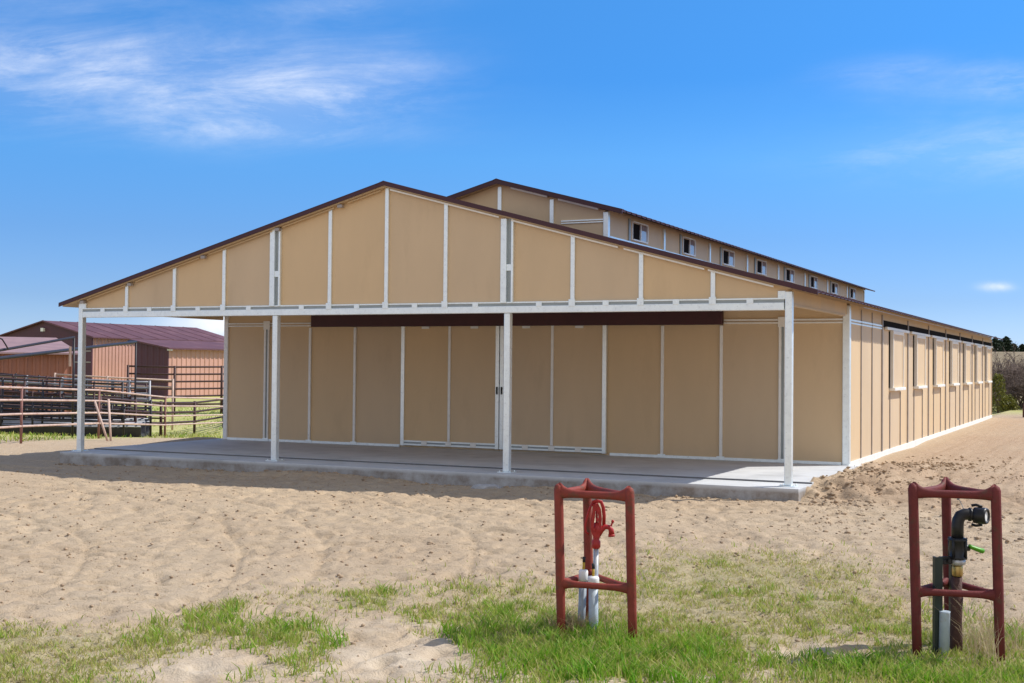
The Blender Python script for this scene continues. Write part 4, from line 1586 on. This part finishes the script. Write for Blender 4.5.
def shrub(label, loc, h, w, seed):
    rng = np.random.default_rng(seed)
    n = 1900
    th = rng.uniform(0, 6.283, n)
    zz = rng.uniform(0.02, 1, n) ** .8
    lump = 1 + .25 * np.sin(th * 3 + zz * 7) + .2 * np.sin(th * 5 - zz * 11)
    rad = w * lump * np.sqrt(np.clip(1.1 - zz ** 2.2, 0, 1)) * rng.uniform(.35, 1, n) ** .45
    c = np.stack([rad * np.cos(th), rad * np.sin(th), zz * h], 1) + rng.normal(0, .04, (n, 3))
    p, f = leaf_cloud(c, .05, rng)
    tint = np.repeat(np.clip(rng.normal(.5, .25, n), 0, 1), 4)
    root = thing('leafy_shrub', label, 'shrub', (loc[0], loc[1], hz(*loc)))
    obj_of(tinted_mesh('foliage', p, f, tint, M['shrubleaf']), 'foliage', root)
    q = MB()
    for k in range(5):
        a = k * 1.26
        q.tube([(0, 0, -.1), (.3 * w * math.cos(a), .3 * w * math.sin(a), h * .4), (.6 * w * math.cos(a), .6 * w * math.sin(a), h * .8)], [.04, .03, .012], n=5)
    q.build('stem', M['bark'], root, off=(0, 0, 0))
    return root


shrub('olive green leafy shrub at the far corner of the barn, in front of bare brush', G(22.35, 58.4), 1.75, .36, 5)
shrub('low olive shrub under the bare brush by the far corner', G(22.95, 58.9), .7, .42, 6)


def conifer(loc, h, w, seed, label):
    rng = np.random.default_rng(seed)
    n = 2600
    zz = rng.uniform(.06, 1, n) ** 1.15
    th = rng.uniform(0, 6.283, n)
    layer = .72 + .28 * np.cos(zz * 34 + th * .7)
    rad = w * np.sqrt(np.clip(1 - zz ** 1.7, 0, 1)) * layer * (1 + .3 * np.sin(th * 2 + seed)) * rng.uniform(.15, 1, n) ** .5
    c = np.stack([rad * np.cos(th), rad * np.sin(th), zz * h - rad * .12], 1)
    p, f = leaf_cloud(c, .17, rng)
    tint = np.repeat(np.clip(rng.normal(.45, .25, n), 0, 1), 4)
    root = thing('cedar_tree', label, 'tree', (loc[0], loc[1], hz(*loc)), 'dark cedars along the hill crest')
    obj_of(tinted_mesh('crown', p, f, tint, M['conifer']), 'crown', root)
    q = MB()
    q.tube([(0, 0, -.3), (.03, 0, h * .5), (0, .03, h * .96)], [.16, .09, .02], n=6)
    q.build('trunk', M['bark'], root, off=(0, 0, 0))


lat = [80.0, 83.6, 85.2, 86.4, 87.9, 89.6, 91.6, 94.5, 98]
hts = [1.8, 1.9, 2.7, 2.2, 2.9, 1.7, 1.6, 1.5, 2.0]
for i, (l, h) in enumerate(zip(lat, hts)):
    conifer(G(l * 1.0, 222 + (i * 37) % 9), h, h * .58, 40 + i, 'dark green cedar on the crest of the dry hill')
# weathered wooden post at the right edge
wp = G(20.2, 50.0)
q = MB()
q.tube([(wp[0], wp[1], hz(*wp) - .1), (wp[0], wp[1], hz(*wp) + .3), (wp[0] + .02, wp[1], hz(*wp) + .58)], [.09, .09, .08], n=10)
o = q.build('wooden_post', M['rust'], None, off=(wp[0], wp[1], hz(*wp)))
o.location = (wp[0], wp[1], hz(*wp))
tag(o, 'short dark wooden post at the right edge in front of the brush', 'post')


# ------------------------------------------------------------------ grass, weeds, clods
def blades(x, y, hgt, wid, tint, bend, rng, zoff=0.):
    n = len(x)
    z = H(x, y) + zoff
    a = rng.uniform(0, 6.283, n)
    lean = rng.uniform(0, 6.283, n)
    ca, sa = np.cos(a), np.sin(a)
    base = np.stack([x, y, z - .01], 1)
    side = np.stack([ca, sa, np.zeros(n)], 1) * (wid / 2)[:, None]
    bd = np.stack([np.cos(lean), np.sin(lean), np.zeros(n)], 1) * (bend * hgt)[:, None]
    up = np.array([0, 0, 1.])[None] * hgt[:, None]
    v0, v1 = base - side, base + side
    m0, m1 = base + up * .55 + bd * .3 - side * .75, base + up * .55 + bd * .3 + side * .75
    t0, t1 = base + up * .95 + bd - side * .15, base + up * .95 + bd + side * .15
    vs = np.stack([v0, v1, m1, m0, t1, t0], 1).reshape(-1, 3)
    i = np.arange(n)[:, None] * 6
    fs = np.concatenate([i + np.array([[0, 1, 2, 3]]), i + np.array([[3, 2, 4, 5]])], 0)
    return vs, fs, np.repeat(tint, 6)


def grass_object():
    rng = np.random.default_rng(21)
    n = 900000
    v = rng.uniform(8.0, 16.5, n)
    u = rng.uniform(-1, 1, n) * v * .47
    x = CAM.x + RT.x * u + math.sin(YAW) * v
    y = CAM.y + RT.y * u + math.cos(YAW) * v
    d, lush = grass_fields(x, y)
    clump = np.clip((fbm(x * 3.2, y * 3.2, 3, 100) + .5 - .38) * 3.2, 0, 1.2) * .55 + np.clip((fbm(x * 9, y * 9, 2, 110) + .5 - .45) * 5, 0, 1.2) * .6
    clump = np.maximum(clump, np.clip(lush * 1.4 - .9, 0, .45))
    prob = np.clip(d * (clump + .12) * 1.25, 0, 1) * (.5 + .5 * lush)
    keep = rng.uniform(0, 1, n) < prob * (.46 - .14 * lush)
    x, y, d, lush, cl = x[keep], y[keep], d[keep], lush[keep], clump[keep]
    n = len(x)
    f2 = fbm(x * 1.7, y * 1.7, 3, 120)
    vigor = np.clip(lush + .7 * f2, 0, 1.1) * np.clip(.4 + cl * .6, 0, 1.1)
    h = (.022 + .085 * vigor) * rng.uniform(.45, 1.6, n)
    w = rng.uniform(.006, .012, n) * (1 + .4 * vigor)
    tint = np.clip(.22 + .58 * vigor + rng.normal(0, .17, n) - .30 * (rng.uniform(0, 1, n) < .22), 0, 1)
    vs, fs, t = blades(x, y, h, w, tint, rng.uniform(.15, 1.0, n), rng)
    o = obj_of(tinted_mesh('grass', vs, fs, t, M['grass']), 'grass')
    tag(o, 'patchy short spring grass in the front of the dirt yard', 'grass', kind='stuff')
    # dry litter: sparse straw lying among the grass and on the dirt
    n = 110000
    v = rng.uniform(8.0, 15, n)
    u = rng.uniform(-1, 1, n) * v * .47
    x = CAM.x + RT.x * u + math.sin(YAW) * v
    y = CAM.y + RT.y * u + math.cos(YAW) * v
    d, lush = grass_fields(x, y)
    keep = rng.uniform(0, 1, n) < np.clip(d, 0, 1) * .5 + .03
    x, y = x[keep], y[keep]
    n = len(x)
    vs, fs, t = blades(x, y, rng.uniform(.015, .05, n), rng.uniform(.003, .006, n), rng.uniform(.3, 1, n), rng.uniform(1.0, 2.6, n), rng)
    o = obj_of(tinted_mesh('dry_straw', vs, fs, t, M['straw']), 'dry_straw')
    tag(o, 'flattened dry straw scattered through the grass and dirt', 'straw', kind='stuff')
    # pasture tussocks by the fences on the left and behind the barn
    n = 34000
    x = rng.uniform(-26, -5, n)
    y = rng.uniform(1, 40, n)
    keep = (x + .28 * (y - 4.5) < -6.9) & (rng.uniform(0, 1, n) < .8 * np.clip(fbm(x * .6, y * .6, 3, 130) * 3 + .6, 0, 1))
    x, y = x[keep], y[keep]
    n = len(x)
    vs, fs, t = blades(x, y, rng.uniform(.04, .16, n), rng.uniform(.02, .05, n), np.clip(rng.normal(.45, .2, n), 0, 1), rng.uniform(.2, .9, n), rng)
    o = obj_of(tinted_mesh('pasture_grass', vs, fs, t, M['grass']), 'pasture_grass')
    tag(o, 'bright yellow green pasture grass between the pen fences', 'grass', kind='stuff')


grass_object()


def weed(label, cx, cy, n, spread, hmin, hmax, seed, bend=(.2, .9), tint=(.2, 1), loc_z=None):
    rng = np.random.default_rng(seed)
    x = cx + rng.normal(0, spread, n)
    y = cy + rng.normal(0, spread, n)
    vs, fs, t = blades(x, y, rng.uniform(hmin, hmax, n), rng.uniform(.003, .006, n), rng.uniform(*tint, n), rng.uniform(*bend, n), rng)
    z = hz(cx, cy)
    vs = vs - np.array([cx, cy, z])
    o = obj_of(tinted_mesh('dead_weed', vs, fs, t, M['straw']), 'dead_weed', None, (cx, cy, z))
    tag(o, label, 'weed', 'dead weeds round the pipe guards')


weed('matted brown dead grass round the left leg of the hydrant guard', 15.22, -9.98, 420, .085, .08, .26, 1, (.4, 1.6), (0, .5))
weed('thin pale dead stalks between the capped conduits and the hydrant guard', 15.55, -9.9, 40, .13, .2, .5, 2, (.1, .7), (.5, 1))
weed('tall blond dead stalks leaning right of the black standpipe', 18.33, -9.2, 60, .07, .3, .62, 3, (.3, 1.0), (.6, 1))
weed('blond dead grass tuft behind the right guard', 18.40, -8.95, 140, .16, .12, .36, 4, (.3, 1.0), (.5, 1))
weed('dry weed stems at the foot of the right guard leg', 18.43, -9.55, 30, .07, .25, .5, 8, (.2, .9), (.6, 1))


def clods():
    rng = np.random.default_rng(5)
    xs, ys, ss = [], [], []
    # bank right of the slab
    n = 1500
    y = rng.uniform(-.8, 6.5, n)
    x = 15.35 + rng.normal(0, .45, n) + np.maximum(0, y - 2) * .12
    k = x > 14.95
    xs.append(x[k]), ys.append(y[k]), ss.append(.010 + .034 * rng.uniform(0, 1, k.sum()) ** 4)
    # open yard
    n = 10000
    x = rng.uniform(1, 22, n)
    y = rng.uniform(-12, -.5, n)
    xs.append(x), ys.append(y), ss.append(.004 + .022 * rng.uniform(0, 1, n) ** 5)
    # right-hand yard along the wall
    n = 2600
    x = rng.uniform(15.2, 21, n)
    y = rng.uniform(-4, 9, n)
    xs.append(x), ys.append(y), ss.append(.008 + .03 * rng.uniform(0, 1, n) ** 4)
    # along the front of the slab
    n = 700
    x = rng.uniform(0, 14.5, n)
    y = -.42 - np.abs(rng.normal(0, .25, n))
    xs.append(x), ys.append(y), ss.append(.008 + .03 * rng.uniform(0, 1, n) ** 4)
    x, y, s = map(np.concatenate, (xs, ys, ss))
    keep = ~((x > -.3) & (x < 14.93) & (y > -.42))
    x, y, s = x[keep], y[keep], s[keep]
    ico = bmesh.new()
    bmesh.ops.create_icosphere(ico, subdivisions=1, radius=1)
    bv = np.array([v.co[:] for v in ico.verts])
    bf = np.array([[v.index for v in f.verts] for f in ico.faces])
    ico.free()
    n = len(x)
    P = bv[None] * rng.uniform(.65, 1.25, (n, len(bv), 1)) * s[:, None, None]
    P[:, :, 0] *= rng.uniform(.8, 1.5, n)[:, None]
    P[:, :, 2] *= .7
    P += np.stack([x, y, H(x, y) + s * .25], 1)[:, None]
    F = (bf[None] + (np.arange(n) * len(bv))[:, None, None]).reshape(-1, 3)
    o = obj_of(tinted_mesh('dirt_clods', P.reshape(-1, 3), F, np.zeros(n * len(bv)), mat('dry_clod', (.38, .275, .18), .95, var=.35, scale=2.5)), 'dirt_clods')
    tag(o, 'loose dry clods and small stones scattered over the dirt yard', 'clods', kind='stuff')


clods()


def rubble(label, x, y, s, seed):
    rng = random.Random(seed)
    bm = bmesh.new()
    bmesh.ops.create_icosphere(bm, subdivisions=2, radius=1)
    for v in bm.verts:
        v.co *= rng.uniform(.8, 1.15)
        v.co.x *= 1.8 * s
        v.co.y *= 1.0 * s
        v.co.z *= .55 * s
    me = bpy.data.meshes.new('rubble')
    bm.to_mesh(me)
    bm.free()
    me.materials.append(M['rubble'])
    o = obj_of(me, 'concrete_rubble', None, (x, y, hz(x, y) + .02 * s))
    o.rotation_euler = (0, 0, .2)
    tag(o, label, 'rubble')


rubble('broken grey concrete lump lying on the dirt in front of the second porch post from the right', 9.9, -1.1, .14, 4)
